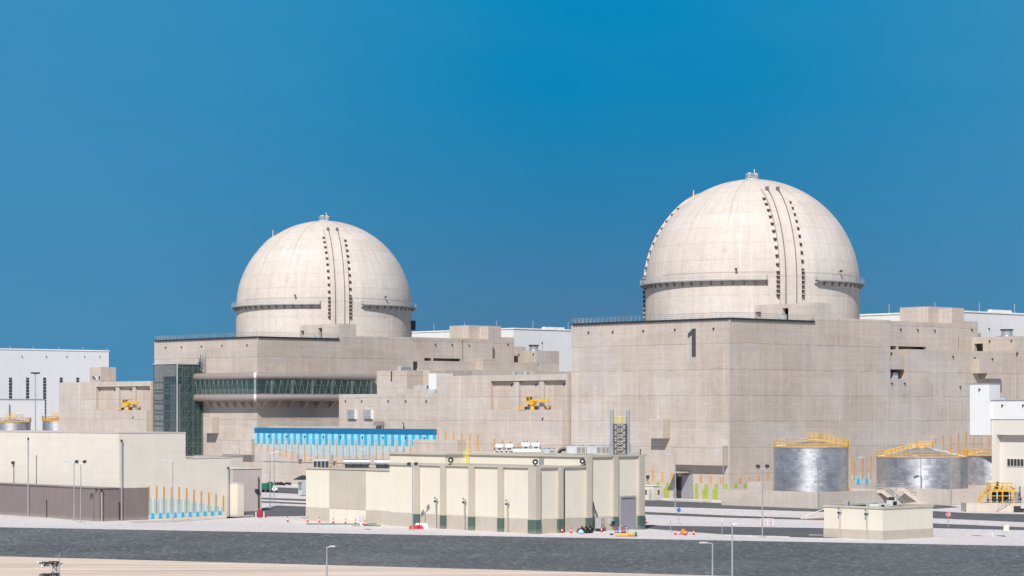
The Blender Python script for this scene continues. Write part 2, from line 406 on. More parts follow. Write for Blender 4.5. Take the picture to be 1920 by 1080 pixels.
def rails(mb, pts, h=1.1, step=1.5, r=.035, mid=2, mi=0, n=4):
    """handrail along 3D points"""
    for a, b in zip(pts, pts[1:]):
        a = Vector(a); b = Vector(b); L = (b-a).length; k = max(1, round(L/step))
        for i in range(k+1):
            p = a.lerp(b, i/k); mb.cyl(p, p+Vector((0, 0, h)), r, n=n, mi=mi, caps=False, smooth=False)
        for j in range(mid+1):
            z = Vector((0, 0, h*(j+1)/(mid+1))); mb.cyl(a+z, b+z, r, n=n, mi=mi, caps=False, smooth=False)

def wall_lamp(parent, x, y, z, face):
    """small dark bulkhead light on a wall; face 'x' looks along -x, 'y' looks along -y"""
    mb = MB()
    if face == 'x': mb.box(x-.26, x, y-.15, y+.15, z-.13, z+.15); mb.box(x-.32, x-.26, y-.11, y+.11, z-.2, z+.08)
    else: mb.box(x-.15, x+.15, y-.26, y, z-.13, z+.15); mb.box(x-.11, x+.11, y-.32, y-.26, z-.2, z+.08)
    return mb.build('wall_lamp', 'dark', parent)
# @@CONTENT

# ================================================================== GROUND
def edge(px): return G(px, 989+.01823*px)
def foot(px): return G(px, 1043+.0270*px, -3.0)
mb = MB(); mb.face([(-7000, -1500, -3.02), (7000, -1500, -3.02), (7000, 9000, -3.02), (-7000, 9000, -3.02)])
struct(mb.build('ground', 'sand'))
mb = MB(); a, b = edge(-1500), edge(3400)
mb.face([(*a, 0), (*b, 0), (4500, 6000, 0), (-4500, 6000, 0)]); struct(mb.build('gravel_yard', 'gravel'))
mb = MB(); NX, NY = 420, 12
def sp(i, j):
    px = -1500+4900*i/NX; e = edge(px); f = foot(px); t = j/NY
    rnd = random.Random(i*31+j).uniform(-1, 1) if 0 < j < NY else 0
    zz = -3.02*t+(rnd*.10 if 0 < j < NY else 0)
    if j == 0: t = -.004
    return (e[0]+(f[0]-e[0])*t+rnd*.1, e[1]+(f[1]-e[1])*t, zz+(.03 if j == 0 else 0) if j < NY else -3.06)
SP = {(i, j): sp(i, j) for i in range(NX+1) for j in range(NY+1)}
for i in range(NX):
    for j in range(NY): mb.face([SP[i, j+1], SP[i+1, j+1], SP[i+1, j], SP[i, j]], 0, None, True)
struct(mb.build('embankment', 'rock'))
ROADZ = .03
def road(name, pts, mat='asphalt', z=ROADZ):
    mb = MB(); P = [G(*p) for p in pts]
    ar = sum(P[i][0]*P[(i+1) % len(P)][1]-P[(i+1) % len(P)][0]*P[i][1] for i in range(len(P)))
    if ar < 0: P = P[::-1]
    mb.face([(*p, z) for p in P]); return struct(mb.build(name, mat))
def kerb(pts, w=.35, h=.14):
    mb = MB()
    for p, q in zip(pts, pts[1:]):
        a = Vector(G(*p)); b = Vector(G(*q)); d = (b-a).normalized(); n = Vector((-d.y, d.x))*w/2
        mb.prism([tuple(a-n), tuple(b-n), tuple(b+n), tuple(a+n)], 0, h)
    return struct(mb.build('kerb', 'kerb'))
# service road along the first unit
road('road', [(1190, 936), (1362, 944), (1545, 953.5), (1640, 952), (1742, 946.5), (1775, 948), (1800, 951), (1700, 957.5), (1600, 963.5), (1545, 961), (1360, 955), (1210, 950.5), (1190, 950)])
road('road', [(1150, 957), (1210, 960), (1360, 966.6), (1545, 972.4), (1760, 982), (1960, 990.5), (1960, 995), (1760, 990.5), (1545, 975.5), (1360, 970.6), (1210, 964.5), (1150, 962)])
road('road', [(1160, 985.0), (1210, 985.4), (1360, 987.6), (1545, 990.5), (1600, 990), (1600, 1009.5), (1545, 1008.5), (1480, 1007), (1360, 1003.5), (1285, 998), (1215, 992.5), (1160, 993)])
road('road', [(1700, 958), (1752, 958.5), (1812, 962), (1960, 965.5), (1960, 981), (1760, 972), (1600, 966), (1600, 962)])
road('road', [(300, 905), (600, 917), (600, 928), (300, 914)])
road('road', [(430, 931), (600, 937), (600, 940.5), (430, 934)])
road('road', [(430, 937), (600, 944.5), (600, 948), (430, 941)])
road('road', [(425, 962), (500, 951.5), (520, 948), (600, 951), (600, 967), (500, 968.5), (470, 970), (425, 972)])
road('road', [(240, 978.2), (300, 975), (424, 968.5), (440, 968.2), (470, 969.5), (380, 975), (320, 979), (250, 980)], 'slab')
kerb([(1210, 951), (1360, 955.5), (1545, 961.6), (1600, 964)])
kerb([(1150, 956.6), (1210, 959.6), (1360, 966.2), (1545, 972), (1760, 981.5), (1960, 990)])
kerb([(1215, 993.2), (1285, 998.6), (1360, 1004.2), (1480, 1007.6)])
kerb([(430, 930.4), (600, 936.4)]); kerb([(430, 941.5), (600, 948.5)])
mb = MB(); F = Fr(*G(1318, 942)); mb.box(-.5, 2, -.5, 9, .0, .32)
struct(mb.build('kerb_island', 'kerb')); bpy.data.objects['kerb_island'].location = F.loc(); bpy.data.objects['kerb_island'].rotation_euler = (0, 0, ROT)

# ================================================================== THE TWO UNITS
C1 = Fr(43.16, 476.0); C2 = Fr(-63.0, 594.0); C3 = Fr(-63.0-106.2, 594+118)

def mural_bar(R, axis, F, p0, p1, zb, zt, plane, mi):
    """thin painted bar on the wall: 'y' = left wall (x=plane), 'x' = right wall (y=plane)"""
    mb = MB()
    if axis == 'y':
        a, b = F.y(p0, plane), F.y(p1, plane); mb.box(plane-.03, plane, a, b, zb, zt)
    else:
        a, b = F.x(p0, plane), F.x(p1, plane); mb.box(a, b, plane-.03, plane, zb, zt)
    mb.build('painted_bar', ['orange', 'lime', 'blue1', 'blue2', 'blue3'][mi], R)

def aux_building(k):
    F = C1 if k == 1 else C2
    L = {1: 'largest bare concrete building at right, with a dark numeral 1 high on its left face',
         2: 'bare concrete building at left with the curved glazed bridge wrapped round its corner'}[k]
    R = thing('auxiliary_building', L, 'building', F.loc(), ROT, 'twin concrete buildings below the domes')
    U = C1
    holes = []
    if k == 1: holes = [(U.y(1297.5), U.y(1277.5), 0, 5.0), (U.y(1270), U.y(1266.5), 0, 4.9)]
    mb = MB(); mb.box(1.2, 50, 1.2, 45.7, -1, 36.0)
    slab(mb, 'y', 0, 45.7, 0, 1.2, -1, 36.0, holes)
    mb.box(1.2, 50, 0, 1.2, -1, 36.0)
    mb.box(31.1, 50, 0, 6, 36.0, 37.0)
    mb.box(50, 108, 20, 45.7, -1, 36); mb.box(40, 108, 45.7, 86, -1, 35.8)
    mb.build('main_wall', 'conc', R)
    # stair tower on the roof
    mb = MB(); x1 = 25.5; y1 = 16.5
    f = lambda px: U.y(px, x1)
    slab(mb, 'y', 0, y1, x1, x1+1, 36, 40, [(f(1427), f(1416), 36.4, 38.6), (f(1478), f(1467), 36.4, 39.1)])
    mb.box(x1+1, 31.1, 0, 1, 36, 40); mb.box(x1+1, 31.1, 1, y1, 39.4, 40); mb.box(30.1, 31.1, 1, y1, 36, 39.4); mb.box(x1+1, 30.1, y1-1, y1, 36, 39.4)
    t = mb.build('stair_tower', 'conc', R)
    mb = MB(); mb.box(x1+2.2, x1+2.4, 1, y1-1.2, 36, 39.3); mb.build('inner_wall', 'void', t)
    mb = MB(); mb.box(x1-.6, x1+.2, f(1474), f(1469), 36, 37.6); mb.box(x1-.9, x1-.1, f(1464.5), f(1461), 36, 37.1); mb.build('cabinet', 'lgrey', t)
    # roof edge and railing
    mb = MB()
    for i in range(int(45.7/.85)): mb.box(-.32, -.02, i*.85+.1, i*.85+.72, 35.86, 36.28)
    for i in range(int(25.5/.85)): mb.box(i*.85+.1, i*.85+.72, -.32, -.02, 35.86, 36.28)
    mb.box(-.14, .4, -.14, 45.9, 36.0, 36.16); mb.box(-.14, 25.4, -.14, .4, 36.0, 36.161)
    mb.build('roof_edge', 'dark', R)
    mb = MB(); rails(mb, [(25.3, 0, 36.16), (0, 0, 36.16), (0, 45.7, 36.16), (9, 45.7, 36.16)], 1.15, 1.2, .035)
    for i in range(0, 9): mb.cyl((.1, 3+i*5.1, 36.2), (1.6, 3+i*5.1+.6, 37.0), .04, n=4)
    mb.build('railing', 'galv', R)
    # bulkhead lamps
    for px, py in ((1104, 623.3), (1149.6, 622.2), (1207, 620.3), (1266, 617.8), (1338.6, 616)):
        y = U.y(px); wall_lamp(R, 0, y, U.z(py, 0, y), 'x')
    # blocks to the right of the main wall
    mb = MB(); P = 10.5; g = lambda px: U.x(px, P)
    # upper block with a low slot over the terrace
    sl = g(1684.7); sr = g(1737)
    holes = [(g(1667.5), g(1681.5), 31.0, 32.0), (sl, sr, 31.0, 32.0)]
    if k == 2: holes += [(C2.x(867, P), C2.x(869.5, P), 31.0, 38-.9)]
    slab(mb, 'x', 50, 87.0, P, P+1, 31.0, 37.5, holes)
    mb.box(50, 87, P+1, 20, 36.7, 37.5); mb.box(50, 87, P+3.5, 20, 30.6, 36.7)
    # two higher towers and the shoulder
    mb.box(83.0, 95, 15.9, 24, 30.6, 41.4)
    mb.box(87.0, 91.5, 12.3, 15.9, 30.6, 41.1); mb.box(91.5, 96.6, 12.3, 20, 30.6, 38.2)
    mb.build('upper_block', 'conc', R)
    for px in (1688, 1720, 1752): x = U.x(px, P); wall_lamp(R, x, P, 35.7, 'y')
    wall_lamp(R, 94.2, 12.3, 36.3, 'y')
    # low vent block
    lb, la = (94.5, .12) if k == 1 else (100.9, 7.7)
    lz = 34.55
    mb = MB(); yv = la+14
    slab(mb, 'y', la, yv, lb, lb+1, 30.9, lz, [(la+9.2, la+11.6, 30.9, 33.1)])
    xr = 130 if k == 1 else 109.5
    mb.box(lb+1, xr, la, la+1, -1 if k == 1 else 20, lz); mb.box(lb+1, xr, la+1, yv, lz-.8, lz); mb.box(lb+3, xr, la+1, yv, -1, lz-.8)
    lowb = mb.build('vent_block', 'conc', R)
    for yy in (la+7.2, la+1.2): wall_lamp(R, lb, yy, 33.6, 'x')
    mb = MB(); cx, cy = lb+4.0, la+5.5
    mb.cyl((cx, cy, lz), (cx, cy, lz+.35), 3.0, 1.3, 20); mb.cyl((cx, cy, lz+.35), (cx, cy, lz+1.5), 1.25, n=20); mb.cyl((cx, cy, lz+1.5), (cx, cy, lz+1.62), 1.55, n=20, mi=1)
    mb.cyl((cx, cy, lz+1.62), (cx, cy, lz+1.8), 1.6, 1.4, n=20, mi=1)
    mb.build('roof_fan', ['galv', 'dark'], lowb)
    # terrace level and lower walls
    mb = MB(); TP = .12; h = lambda px: U.x(px, TP); tz = 30.95
    if k == 1:
        x0 = h(1700.8)
        zb = 24.6
        mb.box(x0, 94.5, TP, P+5, -1, tz); mb.box(50, x0, TP, P+5, -1, zb)
        mb.box(50, x0, P-2.2, P+5, zb, tz)
        mb.box(96.5, 130, TP+1, 20, -1, 30)
        mb.build('lower_wall', 'conc', R)
        m2 = MB(); xb = h(1697.5); m2.box(50.2, xb, TP+.4, P-2.2, 26.6, 29.5); m2.build('wall_box', 'conc', R)
        m2 = MB(); m2.box(52.5, 54.2, TP+1.2, TP+2.5, zb, zb+1.3); m2.build('air_conditioner', 'lgrey', R)
        for px, z in ((1786, 29.6), (1827, 29.4), (1860, 29.3)): wall_lamp(R, h(px), TP, z, 'y')
        for px in (1671.5, 1695.5): wall_lamp(R, h(px), TP, 23.6, 'y')
        wall_lamp(R, h(1799.6), TP, 23.0, 'y')
        # projecting boxes
        for pa, pb, z0, z1, d in ((1837, 1851.2, 26.0, 29.2, 2.0), (1851.2, 1878, 24.9, 27.6, 1.95)):
            m2 = MB(); m2.box(U.x(pa, TP-d), U.x(pb, TP-d), TP-d, TP+.2, z0, z1); m2.build('wall_box', 'conc', R)
        m2 = MB(); m2.box(h(1709.5), h(1753), TP-2.2, TP+.2, 8.3, 10.6); m2.build('entrance_hood', 'conc_light', R)
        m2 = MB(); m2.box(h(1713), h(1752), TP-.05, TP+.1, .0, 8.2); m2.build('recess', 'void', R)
    else:
        mb.box(50, 94.5, TP, P+5, -1, tz); mb.box(94.5, 130, TP+4.7, 20, -1, 28.8)
        mb.build('lower_wall', 'conc', R)
        H = lambda px, y=TP: C2.x(px, y)
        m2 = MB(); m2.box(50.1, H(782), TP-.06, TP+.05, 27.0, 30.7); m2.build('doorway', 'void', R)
        m2 = MB(); m2.box(H(781), H(806), TP-.8, TP, 27.0, 28.9); m2.build('low_parapet', 'conc', R)
        # annex with a slot, in front of the terrace
        xa, xb = C2.x(906, -3), C2.x(939.5, -3); m2 = MB()
        zt = C2.z(672, xa, -3); ya = C2.y(880, xa)
        slab(m2, 'y', -3, ya, xa, xa+1, 15, zt, [(C2.y(904.5, xa), C2.y(884, xa), C2.z(703, xa, -1), C2.z(697.3, xa, -1))])
        m2.box(xa+1, xb, -3, -2, 15, zt); m2.box(xa+1, xb, -2, ya, zt-.7, zt); m2.box(xa+3, xb, -2, ya, 15, zt-.7)
        m2.build('annex', 'conc', R)
        # lower roofs
        m2 = MB(); z1 = C2.z(695, 56, -6)
        m2.box(C2.x(763.5, -6), 56.5, -6, TP, -1, C2.z(696, 45, -6)); m2.box(56.5, 92, -5, TP, -1, C2.z(693, 65, -5))
        m2.build('lower_roof_block', 'conc', R)
        for px in (947.5, 980.5): wall_lamp(R, C2.x(px, la), la, 29.0, 'y')
    # hood and box on the left face
    m2 = MB(); ya, yb = U.y(1264, -1.6), U.y(1355, -1.6)
    z0, z1 = U.z(873, -1.6, yb), U.z(836, -1.6, yb)
    m2.box(-1.6, .05, yb, ya, z0, z1); m2.build('entrance_hood', 'conc', R)
    m2 = MB(); ya, yb = U.y(1217.2, -2.1), U.y(1243, -2.1); z0, z1 = U.z(822, -2.1, yb), U.z(785, -2.1, yb)
    m2.box(-2.1, .05, yb, ya, z0, z1); m2.build('wall_box', 'conc', R)
    if k == 1:
        # numeral 1
        m2 = MB(); a = lambda px: U.y(px); z = lambda py: U.z(py, 0, U.y(1298))
        poly = [(1297.4, 669), (1304.6, 669), (1304.6, 616.2), (1299, 616.2), (1290, 625.4), (1290, 633.5), (1297.4, 628)]
        fr = [(-.06, a(p), z(q)) for p, q in poly]; bk = [(0, y, zz) for _, y, zz in fr]
        n = len(fr)
        m2.face(fr)
        for i in range(n): m2.face([fr[i], bk[i], bk[(i+1) % n], fr[(i+1) % n]])
        m2.build('numeral', plain('numeral_paint', (.055, .057, .065), .6, 0, .05), R)
        # doors
        m2 = MB(); m2.box(.12, .3, U.y(1297), U.y(1278), 0, 4.8); d = m2.build('gate', 'doorgrey', R)
        m2 = MB(); m2.box(.08, .12, U.y(1288.8), U.y(1288.0), 0, 4.8); m2.box(.06, .12, U.y(1297), U.y(1278), 4.6, 4.8)
        m2.build('gate_frame', 'grey', d)
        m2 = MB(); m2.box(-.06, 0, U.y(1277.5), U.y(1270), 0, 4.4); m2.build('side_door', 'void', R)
        m2 = MB(); m2.box(-3.2, -.06, U.y(1283.5, -1.5), U.y(1257, -1.5), 5.25, 5.45); m2.build('canopy', 'conc_light', R)
        for pa, pb in ((1266.5, 1270), (1297.2, 1300)):
            m2 = MB()
            for px in (pa, pb): y = U.y(px); m2.box(-.5, -.3, y-.09, y+.09, 0, 4.9)
            for i in range(9): m2.box(-.5, -.3, U.y(pb), U.y(pa), .3+i*.5, .42+i*.5)
            m2.build('door_rack', 'galv', R)
        # painted bars
        zz = lambda y_, px: U.z(760+y_/3.376, 0, U.y(px))
        for x0, x1, t, b in ((549, 562, 410, 482), (609, 621, 420, 485), (670, 683, 428, 486), (853, 867, 437, 491), (917, 929, 448, 493), (979, 991, 458, 495)):
            p = 1060+x0/3.376; q = 1060+x1/3.376; mural_bar(R, 'y', U, p, q, zz(b, p), zz(t, p), 0, 0)
        for x0, x1, t, b in ((516, 537, 483, 498), (578, 596, 485, 588), (624, 638, 523, 588), (638.2, 655, 487, 588), (822, 840, 492, 592), (868, 881, 522, 597), (868, 902, 535, 600), (881, 902, 500, 534.8), (932, 946, 535, 602), (946.2, 965, 497, 602), (1007, 1027, 497, 533)):
            if (x0, t) == (868, 522): continue
            p = 1060+x0/3.376; q = 1060+x1/3.376; mural_bar(R, 'y', U, p, q, zz(b, p), zz(t, p), 0, 1)
        zr = lambda y_, px: U.z(760+y_/3.376, U.x(px), 0)
        for x0, x1, t, b in ((1102, 1113, 457, 495), (1160, 1170, 456, 492), (1217, 1228, 443, 490), (1274, 1285, 433, 470)):
            p = 1060+x0/3.376; q = 1060+x1/3.376; mural_bar(R, 'x', U, p, q, zr(b, p), zr(t, p), 0, 0)
        for x0, x1, t, b in ((1070, 1087, 497, 530), (1128, 1145, 493, 528), (1186, 1203, 492, 527), (1250, 1262, 490, 523)):
            p = 1060+x0/3.376; q = 1060+x1/3.376; mural_bar(R, 'x', U, p, q, zr(b, p), zr(t, p), 0, 1)
        z2 = lambda y_, px, pl=0: U.z(780+y_/3.4286, U.x(px, pl), pl)
        for x0, x1, t, b, c in ((823, 834, 288, 410, 0), (876, 888, 272, 405, 0), (930, 940, 253, 405, 0), (811, 822.8, 380, 408, 4), (835, 846, 380, 438, 4), (864, 875.8, 376, 438, 4), (888.2, 897, 404, 438, 4), (918, 929.8, 368, 438, 4), (846.2, 863.8, 405, 440, 3), (897.2, 917.8, 405, 438, 3)):
            p = 1360+x0/3.4286; q = 1360+x1/3.4286; mural_bar(R, 'x', U, p, q, z2(b, p), z2(t, p), 0, c)
        for x0, x1, t, b in ((1035, 1046, 222, 300), (1087, 1098, 213, 300), (1140, 1150, 197, 300), (1190, 1199, 180, 300), (1345, 1354, 142, 300), (1395, 1405, 127, 300), (1443, 1453, 122, 300), (1494, 1504, 112, 300), (1543, 1553, 98, 300), (1594, 1603, 90, 200), (1643, 1651, 85, 198), (1690, 1699, 82, 192)):
            p = 1360+x0/3.4286; q = 1360+x1/3.4286; mural_bar(R, 'x', U, p, q, z2(b, p, TP), z2(t, p, TP), TP, 0)
        m2 = MB(); m2.box(-.5, 0, U.y(1217.5), U.y(1214.5), 3.9, 4.5); m2.build('wall_lamp', 'dark', R)
    return F, R

def containment(k):
    F, X, Y = (C1, 54.4, 544.0) if k == 1 else (C2, -51.8, 662.0)
    az = math.radians(14.3)
    lab = {1: 'larger right concrete reactor dome with dark studs also down its left edge',
           2: 'smaller left pale concrete reactor dome with ring walkway above the glazed bridge building'}[k]
    R = thing('reactor_dome', lab, 'dome', (X, Y, 0), az, 'twin reactor domes')
    r, zc = 24.15, 46.0
    mb = MB(); n = 96; prof = [(r, 30, 30), (r, 38, 38), (r, zc, zc)]+[(r*math.cos(p), zc+r*math.sin(p), zc+r*p) for p in [PI/2*i/28 for i in range(1, 29)]]
    for (r0, z0, a0), (r1, z1, a1) in zip(prof, prof[1:]):
        for i in range(n):
            t0, t1 = 2*PI*i/n, 2*PI*(i+1)/n
            mb.face([(r0*math.cos(t0), r0*math.sin(t0), z0), (r0*math.cos(t1), r0*math.sin(t1), z0), (r1*math.cos(t1), r1*math.sin(t1), z1), (r1*math.cos(t0), r1*math.sin(t0), z1)], 0,
                    [(r*t0, a0), (r*t1, a0), (r*t1, a1), (r*t0, a1)], True)
    mb.build('dome_shell', 'dome', R)
    # buttresses: local -Y faces az direction
    anc = MB(); anc.box(-.32, .32, -.36, .36, .12, .32, 0); anc.box(-.28, .28, -.40, .36, -.36, .12, 1)
    anc_o = None
    for b in range(3):
        ang = -2*PI/3*b
        Rz = Matrix.Rotation(ang, 4, 'Z')
        bo = MB(); hw, pr = 2.45, .55
        path = [(zc-16, None), (zc-8, None), (zc, None)]+[(None, PI*61/180*i/18) for i in range(1, 19)]
        sec = []
        for z, p in path:
            tp = pr if p is None or p < math.radians(52) else pr*max(0.02, (math.radians(61)-p)/math.radians(9))
            nr = Vector((0, -1, 0)) if p is None else Vector((0, -math.cos(p), math.sin(p)))
            c = Vector((0, 0, z if p is None else zc)); base = c if p is None else c
            arc = z if p is None else zc+r*p
            o_ = base+nr*(r+tp); i_ = base+nr*(r-.6)
            sec.append(([Vector((-hw, 0, 0))+i_, Vector((-hw, 0, 0))+o_, Vector((hw, 0, 0))+o_, Vector((hw, 0, 0))+i_], arc))
        for (s0, a0), (s1, a1) in zip(sec, sec[1:]):
            for q in range(3):
                uu = [-hw-.6, -hw, hw, hw+.6]
                bo.face([s0[q], s0[q+1], s1[q+1], s1[q]], 0, [(uu[q]+3, a0), (uu[q+1]+3, a0), (uu[q+1]+3, a1), (uu[q]+3, a1)], False)
        s1 = sec[-1][0]; bo.face([s1[0], s1[1], s1[2], s1[3]])
        B = bo.build('buttress', 'dome', R); B.matrix_local = Rz
        rl = MB()
        for s in (-1.25, 1.25):
            pts = [(s, -(r+pr+.12), zc-10), (s, -(r+pr+.12), zc)]+[(s, -(r+pr+.12)*math.cos(p), zc+(r+pr+.12)*math.sin(p)) for p in [math.radians(58)*i/16 for i in range(1, 17)]]
            rl.tube(pts, .11, 5)
            e = Vector(pts[-1]); rl.box(e.x-.35, e.x+.35, e.y-.3, e.y+.3, e.z-.2, e.z+.35)
        rl.build('guide_rail', plain('rail_steel', (.17, .14, .135), .6, .2) if b == 0 and k == 1 else bpy.data.materials['rail_steel'], B)
        if b == 2: continue     # that side cannot be seen
        pos = [math.radians(50-4.6*i) for i in range(10)]
        for s in (-1, 1):
            lst = [(-(r+.02)*math.cos(p-(.045 if s > 0 else 0)), zc+(r+.02)*math.sin(p-(.045 if s > 0 else 0))) for p in pos]+[(-(r+.15), zc+1.9-1.0*i) for i in range(12 if b == 1 else 6)]
            for q, (yy, zz) in enumerate(lst):
                if anc_o is None: ob = anc_o = anc.build('tendon_anchor', ['dome', 'dark'], B)
                else: ob = anc_o.copy(); COL.objects.link(ob); ob.parent = B
                ob.location = (s*(hw+.45), yy, zz); ob.scale = (.88, .88, .88)
    # ring walkway, interrupted at the buttresses
    wk = MB(); hr = MB(); zr = 46.25
    def arc(a0, a1):
        m = max(4, int(abs(a1-a0)*r/1.2)); return [a0+(a1-a0)*i/m for i in range(m+1)]
    seg = [(math.radians(-90+14.5), math.radians(30-9)), (math.radians(30+9), math.radians(150-9)), (math.radians(150+9), math.radians(270-12.5))]
    for a0, a1 in seg:
        A = arc(a0, a1)
        for t0, t1 in zip(A, A[1:]):
            P = lambda t, q, z: (q*math.cos(t), q*math.sin(t), z)
            ri, ro = r-.1, r+1.25
            wk.face([P(t0, ri, zr), P(t0, ro, zr), P(t1, ro, zr), P(t1, ri, zr)]); wk.face([P(t1, ri, zr-.22), P(t1, ro, zr-.22), P(t0, ro, zr-.22), P(t0, ri, zr-.22)])
            wk.face([P(t0, ro, zr-.22), P(t1, ro, zr-.22), P(t1, ro, zr+.05), P(t0, ro, zr+.05)], 0)
            for z in (zr+.4, zr+.75, zr+1.1): hr.cyl(P(t0, ro-.05, z), P(t1, ro-.05, z), .028, n=4, caps=False)
            hr.cyl(P(t0, ro-.05, zr), P(t0, ro-.05, zr+1.1), .028, n=4, caps=False)
        for t in A[::2]:
            P = lambda q, z, d=0: (q*math.cos(t+d), q*math.sin(t+d), z)
            wk.face([P(r-.1, zr-.22), P(r+1.1, zr-.22), P(r-.1, zr-1.2)]); wk.cyl(P(r-.05, zr-1.1), P(r+1.1, zr-.25), .07, n=4); wk.cyl(P(r-.05, zr-.9), P(r+.15, zr-.9), .2, n=6, mi=1)
        for t in (a0, a1):
            P = lambda q, z: (q*math.cos(t), q*math.sin(t), z)
            for z in (zr+.4, zr+.75, zr+1.1): hr.cyl(P(r, z), P(r+1.2, z), .04, n=4)
            hr.cyl(P(r+1.2, zr), P(r+1.2, zr+1.1), .05, n=4); hr.cyl(P(r+.1, zr), P(r+.1, zr+1.1), .05, n=4)
    w = wk.build('ring_walkway', [plain('walkway_steel', (.36, .36, .37), .5, .2) if k == 1 else bpy.data.materials['walkway_steel'], 'dark'], R); hr.build('handrail', 'lgrey', w)
    # crown platform with beacons and mast
    zt = zc+r; cp = MB()
    cp.cyl((0, 0, zt-.15), (0, 0, zt+.25), 1.6, n=12)
    rails(cp, [(1.5*math.cos(t*PI/4), 1.5*math.sin(t*PI/4), zt+.2) for t in range(9)], 1.1, 1.2, .05)
    c = cp.build('crown_platform', 'lgrey', R)
    for dx, dy, h in ((-1.0, -.4, 1.25), (-.35, .5, 1.45), (.8, -.3, 1.3), (1.3, .5, 1.2)):
        m2 = MB(); m2.cyl((dx, dy, zt+.2), (dx, dy, zt+h-.3), .07, n=5); m2.ball((dx, dy, zt+h), .30, .3, .26, 8, 6); m2.build('beacon', 'white2', c)
    m2 = MB(); m2.cyl((.55, 0, zt), (.55, 0, zt+2.4), .09, n=6); m2.build('mast', 'white2', c)
    m2 = MB(); rr = r*math.cos(math.radians(53)); t = math.radians(180+6)
    p = Vector((rr*math.cos(t), rr*math.sin(t), zc+r*math.sin(math.radians(53)))); m2.cyl(p, p+Vector((0, 0, 2.0)), .09, n=6); m2.build('lightning_rod', 'white2', R)
    m2 = MB()
    for dx, el, hh in ((3, 56, 1.6), (-9, 33, .0), (11, 35, 0)):
        pass
    # security lamps on short arms
    for px_ang, el in ((-118, 5.5), (-58, 5.5)):
        t = math.radians(px_ang); e = math.radians(el); q = Vector((math.cos(t)*math.cos(e), math.sin(t)*math.cos(e), math.sin(e)))
        a = Vector((0, 0, zc))+q*r; b = a+q*.7+Vector((0, 0, -.1)); m2 = MB(); m2.cyl(a, b, .07, n=4); m2.box(b.x-.2, b.x+.2, b.y-.2, b.y+.2, b.z-.1, b.z+.4); m2.build('wall_lamp', 'dark', R)
    # lightning conductors lying on the shell
    m2 = MB()
    for t in (-150, -125, -70, -45, -20):
        t = math.radians(t); pts = [((r+.05)*math.cos(p)*math.cos(t), (r+.05)*math.cos(p)*math.sin(t), zc+(r+.05)*math.sin(p)) for p in [math.radians(3+82*i/22) for i in range(23)]]
        m2.tube(pts, .018, 4)
    pts = [((r+.05)*math.cos(math.radians(t)), (r+.05)*math.sin(math.radians(t)), zc+1.9) for t in range(-165, -5, 4)]
    m2.tube(pts, .03, 4)
    m2.build('lightning_conductor', plain('conductor', (.36, .33, .30), .6) if k == 1 else bpy.data.materials['conductor'], R)
    if k == 2:
        m2 = MB(); t = math.radians(-18); q = Vector((math.cos(t), math.sin(t), 0)); a = q*(r+.1)+Vector((0, 0, 41.2)); m2.box(a.x-.6, a.x+.9, a.y-1, a.y+1, 40, 42.6); m2.build('equipment_box', 'dark', R)
    return R

def turbine_hall(F, lab, y0=27.8, x1=235, y1=100):
    R = thing('turbine_hall', lab, 'building', F.loc(), ROT, 'white clad turbine halls')
    z = 41.3; x0 = 110.4
    mb = MB(); mb.box(x0, x1, y0, y1, -1, z); mb.build('cladding', 'white', R)
    mb = MB(); mb.box(x0-.2, x1+.2, y0-.2, y1+.2, z, z+.35); mb.box(x0+12, x0+20, y0-.1, y0+1, z+.35, z+.9); mb.build('roof_edge', 'bandw', R)
    for i in range(5): wall_lamp(R, x0+11+i*15.5, y0, 37.6, 'y')
    mb = MB()
    for i in range(7): mb.cyl((x0+8+i*14, y0+.5, z), (x0+8+i*14, y0+.5, z+2.6), .07, n=4)
    for i in range(6): mb.cyl((x0+.5, y0+8+i*14, z), (x0+.5, y0+8+i*14, z+2.6), .07, n=4)
    mb.build('lightning_rods', 'lgrey', R)
    mb = MB()
    for i in range(5): mb.box(x0+11+i*15.5, x0+11.15+i*15.5, y0-.12, y0, 20, 37.2)
    mb.build('conduit', 'lgrey', R)
    return R

for k in (1, 2): aux_building(k); containment(k)
turbine_hall(C1, 'long white ribbed hall showing behind the right concrete blocks at the right edge')
turbine_hall(C2, 'white ribbed hall standing between the two concrete buildings, behind the middle blocks')

